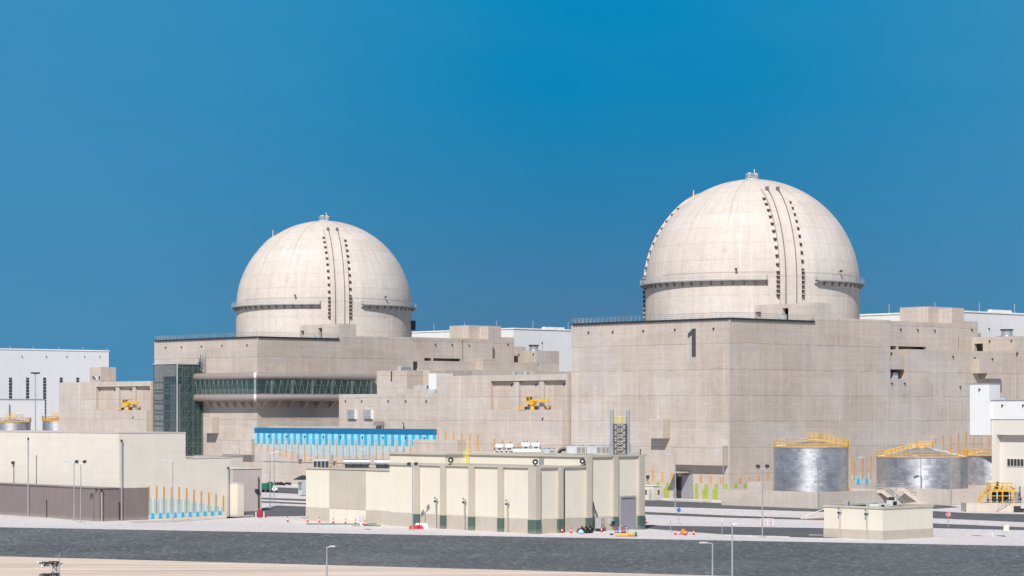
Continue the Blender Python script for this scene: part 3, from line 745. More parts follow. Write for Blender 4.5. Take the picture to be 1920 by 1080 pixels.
# ================================================================== LINK BETWEEN THE UNITS
def crane_block(F, k, lab, yl, ysplit):
    R = thing('service_block', lab, 'building', F.loc(), ROT, 'low concrete blocks with a crane bay')
    zt = 25.6; yr = 46.0; P = -1.0
    zn0, zn1 = 18.0, 24.3
    ny0 = C1.y(1061, P) ; ny1 = ysplit-1.2
    mb = MB()
    slab(mb, 'y', yr, yl, P, P+.5, -1, zt, [(ny0, ny1, zn0, zn1)])
    mb.box(P+.5, 14, yr, yl, -1, zn0-.05); D = .95; mb.box(P+D, 14, yr, yl, zn0-.05, zt); mb.box(P+.5, P+D, ny1, yl, zn0-.05, zt); mb.box(P+.5, P+D, yr, ny0, zn0-.05, zt)
    mb.box(P-1.3, P, yr, ysplit, -1, zn0)
    mb.build('bay_wall', 'conc', R)
    m2 = MB(); m2.box(P+D-.04, P+D, ny0, ny1, zn0, zn1); m2.build('bay_back', 'conc_warm', R)
    for p0, p1 in ((1009.5, 1017.5), (961.5, 971)):
        m2 = MB(); a, b = C1.y(p1, P), C1.y(p0, P); m2.box(P+.25, P+D-.04, a, b, zn0, zn1); m2.build('bay_post', 'conc', R)
    y = C1.y(1018, P-1.3); wall_lamp(R, P-1.3, y, 16.1, 'x')
    for px in (918, 960, 973, 1006, 1058): wall_lamp(R, P+D, C1.y(px, P+D), 23.4, 'x')
    # pedestal crane parked in the bay
    cy = C1.y(998.5, P-.5)
    lab2 = {1: 'yellow pedestal crane with horizontal boom in the bay between the two domes', 2: 'yellow pedestal crane in the bay left of the glass atrium'}[k]
    w = F.w(P-.55, cy)
    Cc = thing('pedestal_crane', lab2, 'crane', (w[0], w[1], zn0), ROT, 'yellow pedestal cranes'); Cc.scale = (.9, .92, .92)
    m = MB(); m.cyl((0, 0, 0), (0, 0, 1.1), .6, .45, 12); m.cyl((0, 0, 1.1), (0, 0, 1.35), .7, n=12); m.build('pedestal', 'yellow', Cc)
    m = MB(); m.prism([(-.55, -.8), (.55, -.8), (.55, 1.4), (-.55, 1.4)], 1.35, 1.75); m.box(-.45, .45, -.5, .3, 1.75, 2.2); m.build('slewing_body', 'yellow', Cc)
    m = MB(); m.prism([(-.5, .5), (.4, .5), (.4, 1.9), (-.5, 1.9)], 1.85, 3.0); m.box(-.6, .5, .4, 2.0, 3.0, 3.12); cb = m.build('cab', 'yellow', Cc)
    m = MB(); m.box(-.65, -.6, .6, 1.4, 2.2, 2.95); m.box(-.4, .35, .35, .4, 2.2, 2.95); m.build('cab_window', 'glass2', cb)
    m = MB(); m.box(-.25, .25, -3.4, .2, 1.95, 2.4); m.box(-.18, .18, -5.1, -3.4, 2.0, 2.34); m.box(-.28, .28, -5.6, -5.0, 1.8, 2.45); m.cyl((0, -.3, 1.3), (0, -1.8, 2.0), .11, n=6); m.build('boom', 'yellow', Cc)
    m = MB(); m.cyl((0, -5.35, 1.8), (0, -5.35, .8), .05, n=4, mi=1); m.box(-.2, .2, -5.6, -5.1, .45, .85); m.cyl((0, -5.35, .45), (0, -5.35, .15), .1, .16, n=6); m.build('hook_block', ['yellow', 'dark'], Cc)
    m = MB(); rails(m, [(-1.2, 1.4, 0), (-1.2, 3.6, 0)], .95, .8, .05); m.box(-.8, -.3, 1.4, 2.0, 0, .7, 1); m.cyl((-.5, 1.0, 0), (-.5, 1.0, .9), .15, n=8, mi=2); m.build('guard', ['yellow', 'dark', 'bluep'], Cc)
    return R
R1 = crane_block(C1, 1, 'concrete block with a recessed crane bay between the two domes', C1.y(819, -1), C1.y(913, -1))
yl2 = C2.y(110.5, -1); ys2 = C2.y(175.5, -1)
R2 = crane_block(C2, 2, 'concrete block with a crane bay left of the glass atrium', yl2, ys2)
mb = MB(); ya, yb = C2.y(189, 0), C2.y(170, 0); z1 = C2.z(688, 0, ya); x0 = 0; xb = C2.x(217.5, ya)
slab(mb, 'y', ya, yb+.5, 0, .8, 25.6, z1, [(ya+.4, yb-.6, 26.2, 27.2)]); mb.box(.8, xb, ya, ya+.8, 25.6, z1); mb.box(.8, xb, ya+.8, yb+.5, z1-.6, z1); mb.box(2.8, xb, ya+.8, yb+.5, 25.6, z1-.6)
mb.build('roof_block', 'conc', R2)
# orange and pale blue bars on the first block
for x0, x1, t, b in ((218, 226, 97, 158), (267, 277, 105, 158), (322, 332, 112, 160), (376, 388, 115, 300), (431, 442, 120, 300), (485, 497, 125, 300), (540, 552, 140, 300), (597, 608, 150, 300), (652, 663, 163, 300), (708, 720, 172, 300), (764, 776, 180, 300), (820, 832, 190, 300), (936, 948, 228, 300)):
    p = 760+x0/3.6; q = 760+x1/3.6; PL = -1 if x0 < 560 else -2.3; f = lambda y_: C1.z(780+y_/3.6, PL, C1.y(p, PL)); mural_bar(R1, 'y', C1, p, q, f(b), f(t), PL, 0)
for x0, x1, t in ((365, 375.5, 232), (388.5, 400, 232), (420, 430.5, 245), (472, 484.5, 247), (497.5, 508, 247)):
    p = 760+x0/3.6; q = 760+x1/3.6; f = lambda y_: C1.z(780+y_/3.6, -1, C1.y(p, -1)); mural_bar(R1, 'y', C1, p, q, f(300), f(t), -1, 4)
mb = MB(); F = C1; ya, yb = F.y(858, -3.5), F.y(815, -3.5); zt = F.z(825, -3.5, ya)
mb.box(-3.5, -1, ya, F.y(917, -3.5)+26, -1, zt); mb.build('low_step_wall', 'conc', R1)

LK = thing('link_building', 'low concrete link with the blue striped mural below the glazed bridge', 'building', C1.loc(), ROT)
ya, yb = C1.y(819.2, -1), 158.6
mb = MB(); zt = 13.55; mb.box(-.9, 3.2, ya, yb, -1, zt-.25); mb.box(3.2, 6, ya, 158.6, -1, 14.0)
mb.build('mural_wall', 'conc', LK)
mb = MB(); mb.box(-.96, -.9, ya, yb, zt-1.25, zt+.02); mb.box(-.96, -.6, ya, yb, zt+.02, zt+.1)
mu = mb
zb1 = zt-1.25
N = 28; L = (yb-ya)/N
def q(k, a, b, z0, z1, mi): mu.box(-.95, -.9, yb-(k+b)*L, yb-(k+a)*L, z0, z1, mi)
ztop = lambda py, kk: EYE-(py-HOR)*(476+.743*(yb-kk*L))/FPX
for kk in range(N):
    zc_ = 9.75-.0*kk
    s = kk/(N-1)
    q(kk, .42, .86, 780 and ztop(780+(187+18*s)/3.6, kk), zb1, 1)
    zl = ztop(780+155/3.6+7*s/3.6, kk)
    q(kk, .86, .999, zl, zb1, 2); q(kk, 0.001, .42, zl, zb1, 2)
    v = math.sin(PI*min(1, max(0, (s*1.0))))**.9
    yleg = (190+88*v)/3.6; zleg = ztop(780+yleg, kk)
    zcy = ztop(780+(187+18*s)/3.6, kk)-.001
    q(kk, .0, .12, zleg, zl-.001, 2); q(kk, .35, .42, zleg+.3, zl-.001, 2)
    if zleg+.3 < zcy: q(kk, .42, .60, zleg+.3, zcy, 2); q(kk, .87, 1.0, zleg, zcy, 2)
    yor = (203+127*v+20*s)/3.6
    q(kk, .13, .34, ztop(780+yor, kk), ztop(780+(176+10*s)/3.6, kk)-.1, 3)
mu.build('mural', ['blue1', 'blue2', 'blue3', 'orange'], LK)
for px in (504, 537.8, 572, 607, 639, 680, 718.5, 760.8, 796):
    y = C1.y(px, -1); wall_lamp(LK, -.96, y, 11.6, 'x')
# upper storey on the right
y0, y1 = C1.y(819.3, 1), C1.y(635.5, 1); zu = 21.7
mb = MB(); mb.box(1, 3.3, y0, y1, 13.2, zu); mb.box(3.3, 20, y0, y1, 14.05, zu); mb.build('upper_storey', 'conc', LK)
for p0, p1 in ((650.5, 665), (681, 695.5)):
    m2 = MB(); a, b = C1.y(p1, .4), C1.y(p0, .4); z0, z1 = C1.z(785, .4, a), C1.z(768.5, .4, a)
    m2.box(.4, 1, a, b, z0, z1, 0)
    for i in range(6): m2.box(.34, .4, a+.1, b-.1, z0+.15+i*.34, z0+.3+i*.34, 1)
    m2.box(.38, 1, a-.08, a, z0-.1, z1+.1, 2); m2.build('louver', ['lgrey', 'grey', 'bandw'], LK)
m2 = MB(); a, b = C1.y(715, .0), C1.y(703, .0); m2.prism([(-.4, a), (1.0, a), (1.0, b), (-.4, b)], C1.z(798, 0, a), C1.z(790, 0, a)); m2.box(.2, .6, a, a+.2, 13.5, 14.5); m2.build('duct_outlet', 'bronze', LK)
for px in (648.5, 679, 728.5, 761.4, 800): wall_lamp(LK, 1, C1.y(px, 1), C1.z(752, 1, C1.y(px, 1)), 'x')
m2 = MB(); a = C1.y(755.5, 0); m2.cyl((.2, a, 13.5), (.2, a, 14.9), .1, n=6); m2.cyl((.2, a, 14.9), (.2, a+.4, 15.1), .1, n=6); m2.build('vent_pipe', 'dark', LK)
# small blocks on that roof
mb = MB()
za = lambda py, px, x: C1.z(py, x, C1.y(px, x))
mb.box(6, 24, C1.y(763, 6), C1.y(707, 6), zu, za(695, 740, 6)); mb.build('penthouse', 'conc', LK)
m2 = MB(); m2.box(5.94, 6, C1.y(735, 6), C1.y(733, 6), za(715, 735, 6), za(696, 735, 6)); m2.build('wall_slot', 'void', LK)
mb = MB(); mb.box(11, 24, C1.y(806, 11), C1.y(760, 11), zu, za(694.5, 780, 11)); mb.build('penthouse', 'conc', LK)
wall_lamp(LK, 11, C1.y(791, 11), za(706, 791, 11), 'x')
mb = MB(); mb.box(3, 8, C1.y(818, 3), C1.y(803.5, 3), zu, za(700, 810, 3)); mb.build('clad_box', 'white', LK)
mb = MB(); mb.box(3.5, 14, C1.y(802, 3.5), C1.y(764, 3.5), zu, za(729, 785, 3.5)); mb.build('low_parapet', 'conc', LK)
mb = MB(); mb.box(1.6, 3, C1.y(818, 2), C1.y(804, 2), zu, za(730, 810, 2)); mb.build('equipment_box', 'lgrey', LK)
# folded metal roof cowls
mb = MB(); x = 5; a, b = C1.y(809, x), C1.y(775.5, x); zz0 = za(729, 790, x); zz1 = za(721, 790, x)
for u0, u1, mi in ((0, .45, 0), (.50, .72, 0), (.76, .98, 1)):
    y_a, y_b = b-(b-a)*u0, b-(b-a)*u1
    mb.prism([(x, y_b), (x+1.5, y_b), (x+1.5, y_a), (x, y_a)], zz0, [zz1-.3, zz1, zz1, zz1-.3], mi)
mb.build('roof_cowl', ['lgrey', 'dark'], LK)

# ================================================================== GLASS ATRIUM AND BRIDGE OF UNIT TWO
F = C2; AT = thing('glass_atrium', 'tall dark teal glazed stair tower at the left end of the bridge', 'building', F.loc(), ROT)
yw = F.y(381, 0)                          # where the right face meets the wall
# right face: runs along local x at y = yw, outwards to px 332
xo = F.x(332.3, yw); zt, zb = F.z(682.5, xo, yw), -0.5
yl = F.y(287.3, xo)
mb = MB(); mb.box(xo, xo+.12, yw, yl, zb, zt); ga = mb.build('side_glazing', 'glass2', AT)
mb = MB(); mb.box(xo, -.02, yw, yw+.12, zb, zt); gb = mb.build('front_glazing', 'glass', AT)
mb = MB(); mb.box(xo+.2, -.02, yw+.3, yl, zt-.15, zt); mb.build('roof', 'grey', AT)
mb = MB(); mb.box(-1.2, -.6, yw+.4, yl-.3, zb, zt-.4); mb.box(xo+3.0, xo+3.3, yw+5.2, yl-.2, zb, zt-3); mb.build('inner_wall', 'inner2', AT)
mb = MB()
for i in range(int(zt/2.2)+1): mb.box(xo-.04, xo, yw, yl, i*2.2, i*2.2+.06)
for i in range(9): y = yw+(yl-yw)*i/8; mb.box(xo-.05, xo, y-.03, y+.03, zb, zt)
for i in range(int(zt/2.2)+1): mb.box(xo, -.03, yw-.04, yw, i*2.2, i*2.2+.07)
for i in range(6): x = xo*(1-i/5); mb.box(x-.04 if i else x, x+.04, yw-.05, yw, zb, zt)
mb.box(xo-.12, xo+.1, yw-.12, yw+.1, zb, zt+.1, 1); mb.box(xo-.1, 0, yw-.1, yw+.1, zt, zt+.2, 1); mb.box(xo-.1, xo+.1, yw, yl+.1, zt, zt+.2, 1)
mb.build('mullions', ['mullion', 'lgrey'], AT)
mb = MB()
for i in range(int(zt/3.2)):
    z0, z1 = i*3.2, i*3.2+3.2
    for j in range(3):
        xa, xb = xo*(1-j/3)*.97, xo*(1-(j+1)/3)*.97
        mb.tube([(xa, yw+.7, z0), (xb, yw+.7, z1)], .09, 4); mb.tube([(xb, yw+.7, z0), (xa, yw+.7, z1)], .09, 4)
    mb.box(xo+.3, -.3, yw+.55, yw+.8, z1-.12, z1+.12)
for j in range(4): x = xo*(1-j/3)*.97; mb.box(x-.1, x+.1, yw+.6, yw+.8, 0, zt-.3)
mb.build('lattice', plain('grey_steel_bracing', (.24, .29, .28), .5), AT)
# stair landings seen through the side glazing
mb = MB()
for py in (717, 731, 737, 751, 757, 770, 777, 790, 799, 818, 828): z = F.z(py, xo, yw+4); mb.box(xo+.2, xo+1.6, F.y(316-(py-717)*.14, xo), yl-.1, z-.2, z+.2)
mb.prism([(xo+.3, F.y(317, xo)), (xo+1.3, F.y(317, xo)), (xo+1.3, yw+.4), (xo+.3, yw+.4)], 0, F.z(720, xo, yw+4))
mb.build('stair_landing', plain('landing_steel', (.42, .44, .46), .5), AT)

BR = thing('glazed_bridge', 'long curved glazed bridge with bronze rounded edges wrapping the left concrete building', 'bridge', F.loc(), ROT)
P = 3.0; yE = F.y(360.5, -P); xE = F.x(706, -P)
zc0 = [F.z(y, -P, -P) for y in (752, 738, 711.5, 698)]
path = [(-P, yE), (-P, -P), (xE, -P)]
def tube_run(z0, z1, name):
    mb = MB(); h = z1-z0; prof = [(.9, z0), (.35, z0+.1), (.08, z0+.3*h), (0, z0+.5*h), (.08, z0+.7*h), (.35, z1-.1), (.9, z1), (P-.02, z1), (P-.02, z0)]
    # each profile point offset inwards from the outer line
    def ring(i):
        R_ = []
        for o_, z in prof:
            if i == 0: R_.append((-P+o_, yE-min(o_, .9)*.9, z))
            elif i == 1: R_.append((-P+o_, -P+.45+o_*.95, z))
            elif i == 2: R_.append((-P+.45+o_*.95, -P+o_, z))
            else: R_.append((xE, -P+o_, z))
        return R_
    rs = [ring(i) for i in range(4)]; n = len(prof)
    for a in range(3):
        for j in range(n):
            k_ = (j+1) % n
            mb.face([rs[a][j], rs[a+1][j], rs[a+1][k_], rs[a][k_]], 1 if a == 1 else 0, None, j < 6)  # corner facet coloured white to paint in the highlight on the bronze edge
    mb.face(rs[0][::-1]); mb.face(rs[3])
    return mb.build(name, ['bronze', 'bandw'], BR)
tube_run(zc0[0], zc0[1], 'lower_fascia'); tube_run(zc0[3] and zc0[2], zc0[3], 'upper_fascia')
mb = MB(); g0, g1 = zc0[1], zc0[2]; o_ = .25
mb.box(-P+o_, -P+o_+.08, -P+.6, yE-.3, g0, g1); mb.box(-P+.6, xE, -P+o_, -P+o_+.08, g0, g1); mb.face([(-P+o_, -P+.6, g0), (-P+.6, -P+o_, g0), (-P+.6, -P+o_, g1), (-P+o_, -P+.6, g1)])
mb.build('glazing', 'glass', BR)
mb = MB(); mb.box(-.5, -.3, 0, yE-.4, g0, g1); mb.box(-.3, xE, -.5, -.3, g0, g1); mb.build('inner_wall', 'inner', BR)
mb = MB(); z_m = g0+(g1-g0)*.62
for i in range(int((yE+P)/2.9)):
    y = -P+.9+i*2.9; mb.box(-P+o_-.05, -P+o_, y-.03, y+.03, g0, g1)
for i in range(int((xE+P)/2.6)):
    x = -P+.9+i*2.6; mb.box(x-.03, x+.03, -P+o_-.05, -P+o_, g0, g1)
mb.box(-P+o_-.05, -P+o_, -P+.6, yE-.3, z_m-.04, z_m+.04); mb.box(-P+.6, xE, -P+o_-.05, -P+o_, z_m-.04, z_m+.04)
mb.build('mullions', 'mullion', BR)
mb = MB(); rnd = random.Random(3)
for i in range(22):
    y = .5+i*2.0; 
    if y > yE-1: break
    mb.tube([(-P+.55, y, g0), (-P+.55, y+.7, g1)], .12, 4); mb.tube([(-P+.55, y+.7, g1), (-P+.55, y+1.6, g0)], .08, 4)
i = 0; x = .5
while x < xE-1.5:
    mb.tube([(x, -P+.55, g0), (x+.8, -P+.55, g1)], .12, 4); mb.tube([(x+.8, -P+.55, g1), (x+1.7, -P+.55, g0)], .08, 4)
    if i % 3 == 0: mb.cyl((x+2.2, -P+.7, g0), (x+2.2, -P+.7, g1), .34, n=8)
    x += 2.1; i += 1
mb.build('truss', 'truss', BR)
mb = MB(); mb.box(-P+.9, -.1, -.1, yE-.5, g1, g1+.1); mb.box(-.1, xE-.1, -P+.9, -.1, g1, g1+.1); mb.box(-P+.9, -.1, -.1, yE-.5, g0-.1, g0); mb.box(-.1, xE-.1, -P+.9, -.1, g0-.1, g0)
mb.build('deck', 'lgrey', BR)
mb = MB(); mb.face([(-P+o_-.03, -P+.6, g0), (-P+.6, -P+o_-.03, g0), (-P+.6, -P+o_-.03, g1), (-P+o_-.03, -P+.6, g1)]); mb.face([(-P+o_+.1, -P+.7, g0), (-P+o_+.1, -P+.7, g1), (-P+.7, -P+o_+.1, g1), (-P+.7, -P+o_+.1, g0)]); mb.build('corner_panel', plain('pale_teal_panel', (.20, .30, .30), .3), BR)
zl = zc0[0]
for i in range(9):
    y = -1.5+i*3.5
    if y > yE-2: break
    m2 = MB(); m2.face([(-P+.6, y, zl), (0, y, zl), (0, y, zl-1.8)]); m2.face([(-P+.6, y+.3, zl), (0, y+.3, zl-1.8), (0, y+.3, zl)]); m2.face([(-P+.6, y, zl), (0, y, zl-1.8), (0, y+.3, zl-1.8), (-P+.6, y+.3, zl)])
    m2.build('bracket', 'conc', BR)
x = 1.0
while x < xE-2:
    m2 = MB(); m2.face([(x, -P+.6, zl), (x, 0, zl-1.8), (x, 0, zl)]); m2.face([(x+.3, -P+.6, zl), (x+.3, 0, zl), (x+.3, 0, zl-1.8)]); m2.face([(x, -P+.6, zl), (x+.3, -P+.6, zl), (x+.3, 0, zl-1.8), (x, 0, zl-1.8)])
    m2.build('bracket', 'conc', BR); x += 4.3
# air conditioners on the roofs behind
R_ = bpy.data.objects['auxiliary_building.001']
x0, x1 = C2.x(749, -4), C2.x(768.5, -4); z0 = C2.z(695.5, x0, -4)
m2 = MB(); m2.box(x0, x1, -4.6, -3.4, z0-.3, C2.z(685.5, x0, -4)); m2.build('air_conditioner', 'lgrey', R_)
for i in range(4): m2 = MB(); w_ = (x1-x0)/4; m2.box(x0+i*w_+.1, x0+(i+1)*w_-.1, -4.66, -4.6, z0+.2, z0+1.0); m2.build('grille', 'grey', bpy.data.objects['air_conditioner.001'])
for p0, p1 in ((961, 971), (982.5, 995)):
    a, b = C1.y(p1, 9), C1.y(p0, 9); z0 = 25.6; m2 = MB(); m2.box(9, 10, a, b, z0, z0+1.0); m2.build('air_conditioner', 'lgrey', R1); m2 = MB(); m2.box(8.95, 9, a+.1, a+.6*(b-a), z0+.3, z0+.9); m2.build('grille', 'grey', R1)
# mast with siren beside the bridge end
m = thing('equipment_mast', 'small dark lattice mast fixed to the wall above the glass atrium corner', 'mast', (*F.w(-.8, F.y(381, -.8)), F.z(697, -.8, F.y(381, -.8))), ROT)
m2 = MB()
for x, y in ((-.35, -.3), (.35, -.3), (-.35, .5), (.35, .5)): m2.cyl((x, y, 0), (x, y, 4.6), .06, n=4)
for i in range(5): z = i*.9; m2.tube([(-.35, -.3, z), (.35, -.3, z+.9), (.35, .5, z), (-.35, .5, z+.9), (-.35, -.3, z)], .045, 4)
m2.build('lattice', 'galv', m)
m2 = MB(); m2.box(-.5, .3, .6, 1.7, 1.6, 2.4); m2.cyl((-.1, 1.0, 2.4), (-.1, 1.3, 3.3), .35, .2, n=8); m2.cyl((-.1, .9, 3.3), (-.1, .9, 4.4), .12, n=6); m2.build('siren', 'dark', m)

# ================================================================== FOREGROUND BUILDINGS
def post_camera(F, px, pt, pb, parent_label, out=.5, group=None):
    """slim conduit post with a camera box standing against the left face of a building"""
    y = F.y(px, -out); zt = F.z(pt, -out, y); w = F.w(-out, y)
    t = thing('camera_post', parent_label, 'camera post', (w[0], w[1], 0), ROT, group)
    m = MB(); m.box(-.06, .06, -.06, .06, 0, zt); m.box(-.2, .2, -.2, .2, 0, .12); m.build('post', 'slab', t)
    m = MB(); m.box(-.18, .16, -.2, .2, zt-.2, zt+.15, 0); m.box(-.26, -.08, -.1, .2, zt-.45, zt-.2, 1); m.box(-.14, 0, .1, .2, zt+.15, zt+.35, 1); m.build('camera_housing', ['lgrey', 'dark'], t)
    return t
def roof_flood(F, x, y, z, label):
    w = F.w(x, y); t = thing('roof_floodlight', label, 'floodlight', (w[0], w[1], z), ROT, 'round floodlights on the cream building')
    m = MB(); m.cyl((0, 0, 0), (0, 0, .35), .06, n=5); m.box(-.3, .3, -.3, .3, 0, .08); m.build('bracket', 'dark', t)
    m = MB(); m.cyl((-.15, -.12, .62), (.18, .15, .70), .42, .36, n=14, mi=0); m.cyl((-.17, -.14, .62), (-.15, -.12, .62), .15, n=12, mi=1); m.build('lamp_head', ['dark', 'white2'], t)

# ---- big cream pilastered building
F = Fr(*PD(1005.5, 345))
B = thing('pilastered_building', 'cream building with tan pilasters, green pilaster feet and rooftop stacks', 'building', F.loc(), ROT)
yL = F.y(777, 0); x2 = F.x(1100.6); x3 = F.x(1208); zl, zh, zp = 9.55, 11.0, 2.12
mb = MB(); mb.box(0, x2+.3, 0, yL+6, -.5, zl); mb.box(x2, x3, 0, 27.5, -.5, zh); mb.box(6.2, 30, 27.5, 41, -.5, zh)
mb.build('wall', 'cream', B)
mb = MB(); mb.box(-.05, x2, -.05, yL+6, 0, zp); mb.box(x2, x3+.05, -.05, 6, 0, zp-.002); mb.build('plinth', 'tan', B)
mb = MB()
mb.box(-.28, x2-.35, -.28, .5, zl-.12, zl+.16); mb.box(-.28, .5, .5, yL+6, zl-.12, zl+.16)
mb.box(x2-.3, x3+.3, -.3, .5, zh-.1, zh+.18); mb.box(x2-.3, x2+.4, .5, 27.5, zh-.1, zh+.18); mb.box(x3-.4, x3+.3, .5, 27.5, zh-.1, zh+.18)
mb.box(5.9, x2-.3, 27.2, 27.9, zh-.1, zh+.18); mb.box(5.9, 6.5, 27.9, 41, zh-.1, zh+.18)
mb.build('parapet_coping', 'tan', B)
mb = MB(); mb.box(.5, x2, .5, yL+6, zl, zl+.05); mb.box(x2+.4, x3-.4, .5, 27.5, zh, zh+.05); mb.build('roof', 'roof', B)
def pilaster(x0, x1, y0, y1, z1):
    m = MB(); m.box(x0, x1, y0, y1, zp-.1, z1-.12); p = m.build('pilaster', 'tan', B)
    m = MB(); m.box(x0-.04, x1+.04, y0-.04, y1+.04, 0, zp-.1); m.build('pilaster_foot', 'green', p)
for a, b in ((55, 87), (234, 266), (425, 459), (622, 655)):
    pilaster(-.4, .2, F.y(760+b/3.6, -.4), F.y(760+a/3.6, -.4), zl)
pilaster(-.45, F.x(1005.5+.1+8.2, -.45), -.45, F.y(990, -.45), zl)
for a, b, z in ((1036, 1068, zl), (1228, 1262, zh), (1408, 1440, zh), (1580, 1617, zh)):
    pilaster(F.x(760+a/3.6, -.4), F.x(760+b/3.6, -.4), -.4, .2, z)
m = MB(); a, b = F.x(1159.5), F.x(1192); m.box(a, b, -.12, .1, 0, 5.1, 0); m.build('door_surround', 'tan', B)
m = MB(); a, b = F.x(1162.5), F.x(1188.5); m.box(a, b, -.16, -.1, 0, 4.75, 0); d = m.build('roller_door', 'doorgrey', B)
m = MB()
for i in range(9): m.box(b+.02, b+.16, -.2, -.1, .25+i*.5, .5+i*.5)
m.box(a, b, -.3, -.1, 4.75, 4.95); m.build('door_track', 'grey', d)
m = MB(); m.box(F.x(1010), F.x(1010)+.1, -.1, 0, .1, zl-.4); m.build('downpipe', 'dark', B)
m = MB(); m.box(F.x(1057.2), F.x(1057.2)+.11, -.1, 0, .1, zl-.4); m.build('downpipe', 'dark', B)
m = MB(); a = F.x(1141); m.box(a, a+.9, -.3, -.05, 1.0, 1.9, 0); m.cyl((a+.3, -.4, 1.2), (a+.8, -.4, 1.2), .2, n=6, mi=1); m.build('wall_vent', ['lgrey', 'dark'], B)
# set-back roof door, ladder
xx = x2
m = MB(); a, b = F.y(1020.2, xx), F.y(1010.8, xx); m.box(xx-.08, xx, a, b, zl, zh-.35); m.build('roof_door', 'doorgrey', B)
m = MB()
y0 = F.y(882, 4)
for dy in (-.35, .35): m.cyl((3.5, y0+dy, zl-.1), (3.5, y0+dy, zh+1.0), .06, n=4)
for i in range(7): m.cyl((3.5, y0-.35, zl+.2*i+.1), (3.5, y0+.35, zl+.2*i+.1), .04, n=4)
for i in range(4): z = zl+.5+i*.55; m.tube([(3.5, y0-.5, z), (3.0, y0-.5, z), (3.0, y0+.5, z), (3.5, y0+.5, z)], .05, 4)
for yy in (-.5, -.1, .3): m.cyl((3.0, y0+yy, zl+.4), (3.0, y0+yy, zl+2.2), .05, n=4)
m.build('cage_ladder', 'yellow2', B)
roof_flood(F, -.1, F.y(846.5, 0), zl+.15, 'dark round floodlight on the cream parapet nearest the yellow ladder')
roof_flood(F, .3, .5, zl+.15, 'dark round floodlight on the front corner parapet of the cream building')
roof_flood(F, x2-.9, 0, zl+.15, 'dark round floodlight where the cream parapet meets the taller block')
for px, pt, s in ((817.3, 936, 'nearest the paired floodlight'), (870.5, 938, 'in the middle of the left face'), (951, 941, 'nearest the front corner')):
    post_camera(F, px, pt, 0, 'slim camera post against cream building, '+s, group='camera posts by the cream buildings')

# ---- roof plant
z = zh+.05
def on(px, Y): return PD(px, Y)
Y0 = 384
def vessel(px0, px1, Y, zc, lab):
    a, b = PD(px0, Y), PD(px1, Y)
    t = thing('water_vessel', lab, 'tank', ((a[0]+b[0])/2, Y, z), 0, 'white vessels on the roof')
    h = (b[0]-a[0])/2; r = .43
    m = MB(); m.cyl((-h+.4, 0, zc), (h-.4, 0, zc), r, n=16); m.ball((-h+.4, 0, zc), .4, r, r, 12, 8); m.ball((h-.4, 0, zc), .4, r, r, 12, 8); m.build('shell', 'white2', t)
    m = MB()
    for s in (-.5, .5):
        m.box(s*h*1.1-.1, s*h*1.1+.1, -.4, .4, zc-r-.3, zc-r+.15)
    m.build('saddle', 'lgrey', t)
    m = MB(); m.cyl((h*.3, 0, zc+r-.05), (h*.3, 0, zc+r+.22), .09, n=6); m.cyl((-h*.3, 0, zc+r-.05), (-h*.3, 0, zc+r+.16), .08, n=6); m.build('nozzle', 'dark', t)
vessel(928, 945.5, Y0, .98, 'leftmost white cylindrical vessel on the cream building roof')
vessel(946, 964, Y0, .98, 'second white cylindrical vessel from the left on the roof')
vessel(976.5, 995, Y0, 1.2, 'third white cylindrical vessel from the left on the roof, slightly higher')
vessel(995.5, 1014, Y0, 1.2, 'rightmost white cylindrical vessel on the roof')
def skid(px0, px1, lab, white):
    a, b = PD(px0, Y0), PD(px1, Y0); h = (b[0]-a[0])/2
    t = thing('pipe_skid', lab, 'pipe skid', ((a[0]+b[0])/2, Y0, z), 0, 'pipe skids carrying the vessels')
    m = MB(); zt = .42 if not white else .62
    m.box(-h, h, -.9, -.75, zt-.14, zt); m.box(-h, h, .75, .9, zt-.14, zt)
    for i in range(5): x = -h+.06+(2*h-.12)*i/4; m.box(x-.06, x+.06, -.9, -.78, 0, zt); m.box(x-.06, x+.06, .78, .9, 0, zt); m.box(x-.05, x+.05, -.9, .9, zt-.12, zt-.02)
    m.build('frame', 'white2', t)
    if white:
        m = MB(); m.prism([(-h-.2, -.95), (h-.1, -.95), (h-.1, .7), (-h-.2, .7)], .16, [.60, .64, .64, .60])
        m.box(-h-.2, h-.1, -.98, -.93, .1, .24)
        m.build('housing', 'white2', t)
    m = MB(); r_ = random.Random(int(px0))
    for i in range(7):
        x = -h+.3+i*(2*h-.6)/6
        m.cyl((x, -.55, .05), (x, -.55, .4), .11, n=8, mi=r_.choice((0, 1, 2))); m.ball((x, -.6, .28), .15, .15, .15, 8, 6, r_.choice((0, 2)))
    m.cyl((-h, .1, .3), (h, .1, .3), .14, n=8, mi=0); m.cyl((-h, -.3, .4), (h, -.3, .4), .07, n=8, mi=1)
    m.build('piping', ['dark', 'hoseo', 'greenp'], t)
    m = MB(); m.cyl((-h, -.2, zt+.08), (h, -.2, zt+.08), .07, n=8)
    for i in range(8): x = -h+i*2*h/7; m.cyl((x, -.4, zt), (x, -.2, zt+.18), .08, n=6)
    m.build('valves', 'dark', t)
skid(927, 963, 'open skid of dark and orange pipes below the two left vessels', False)
skid(964, 1014, 'white cased skid below the two right vessels', True)
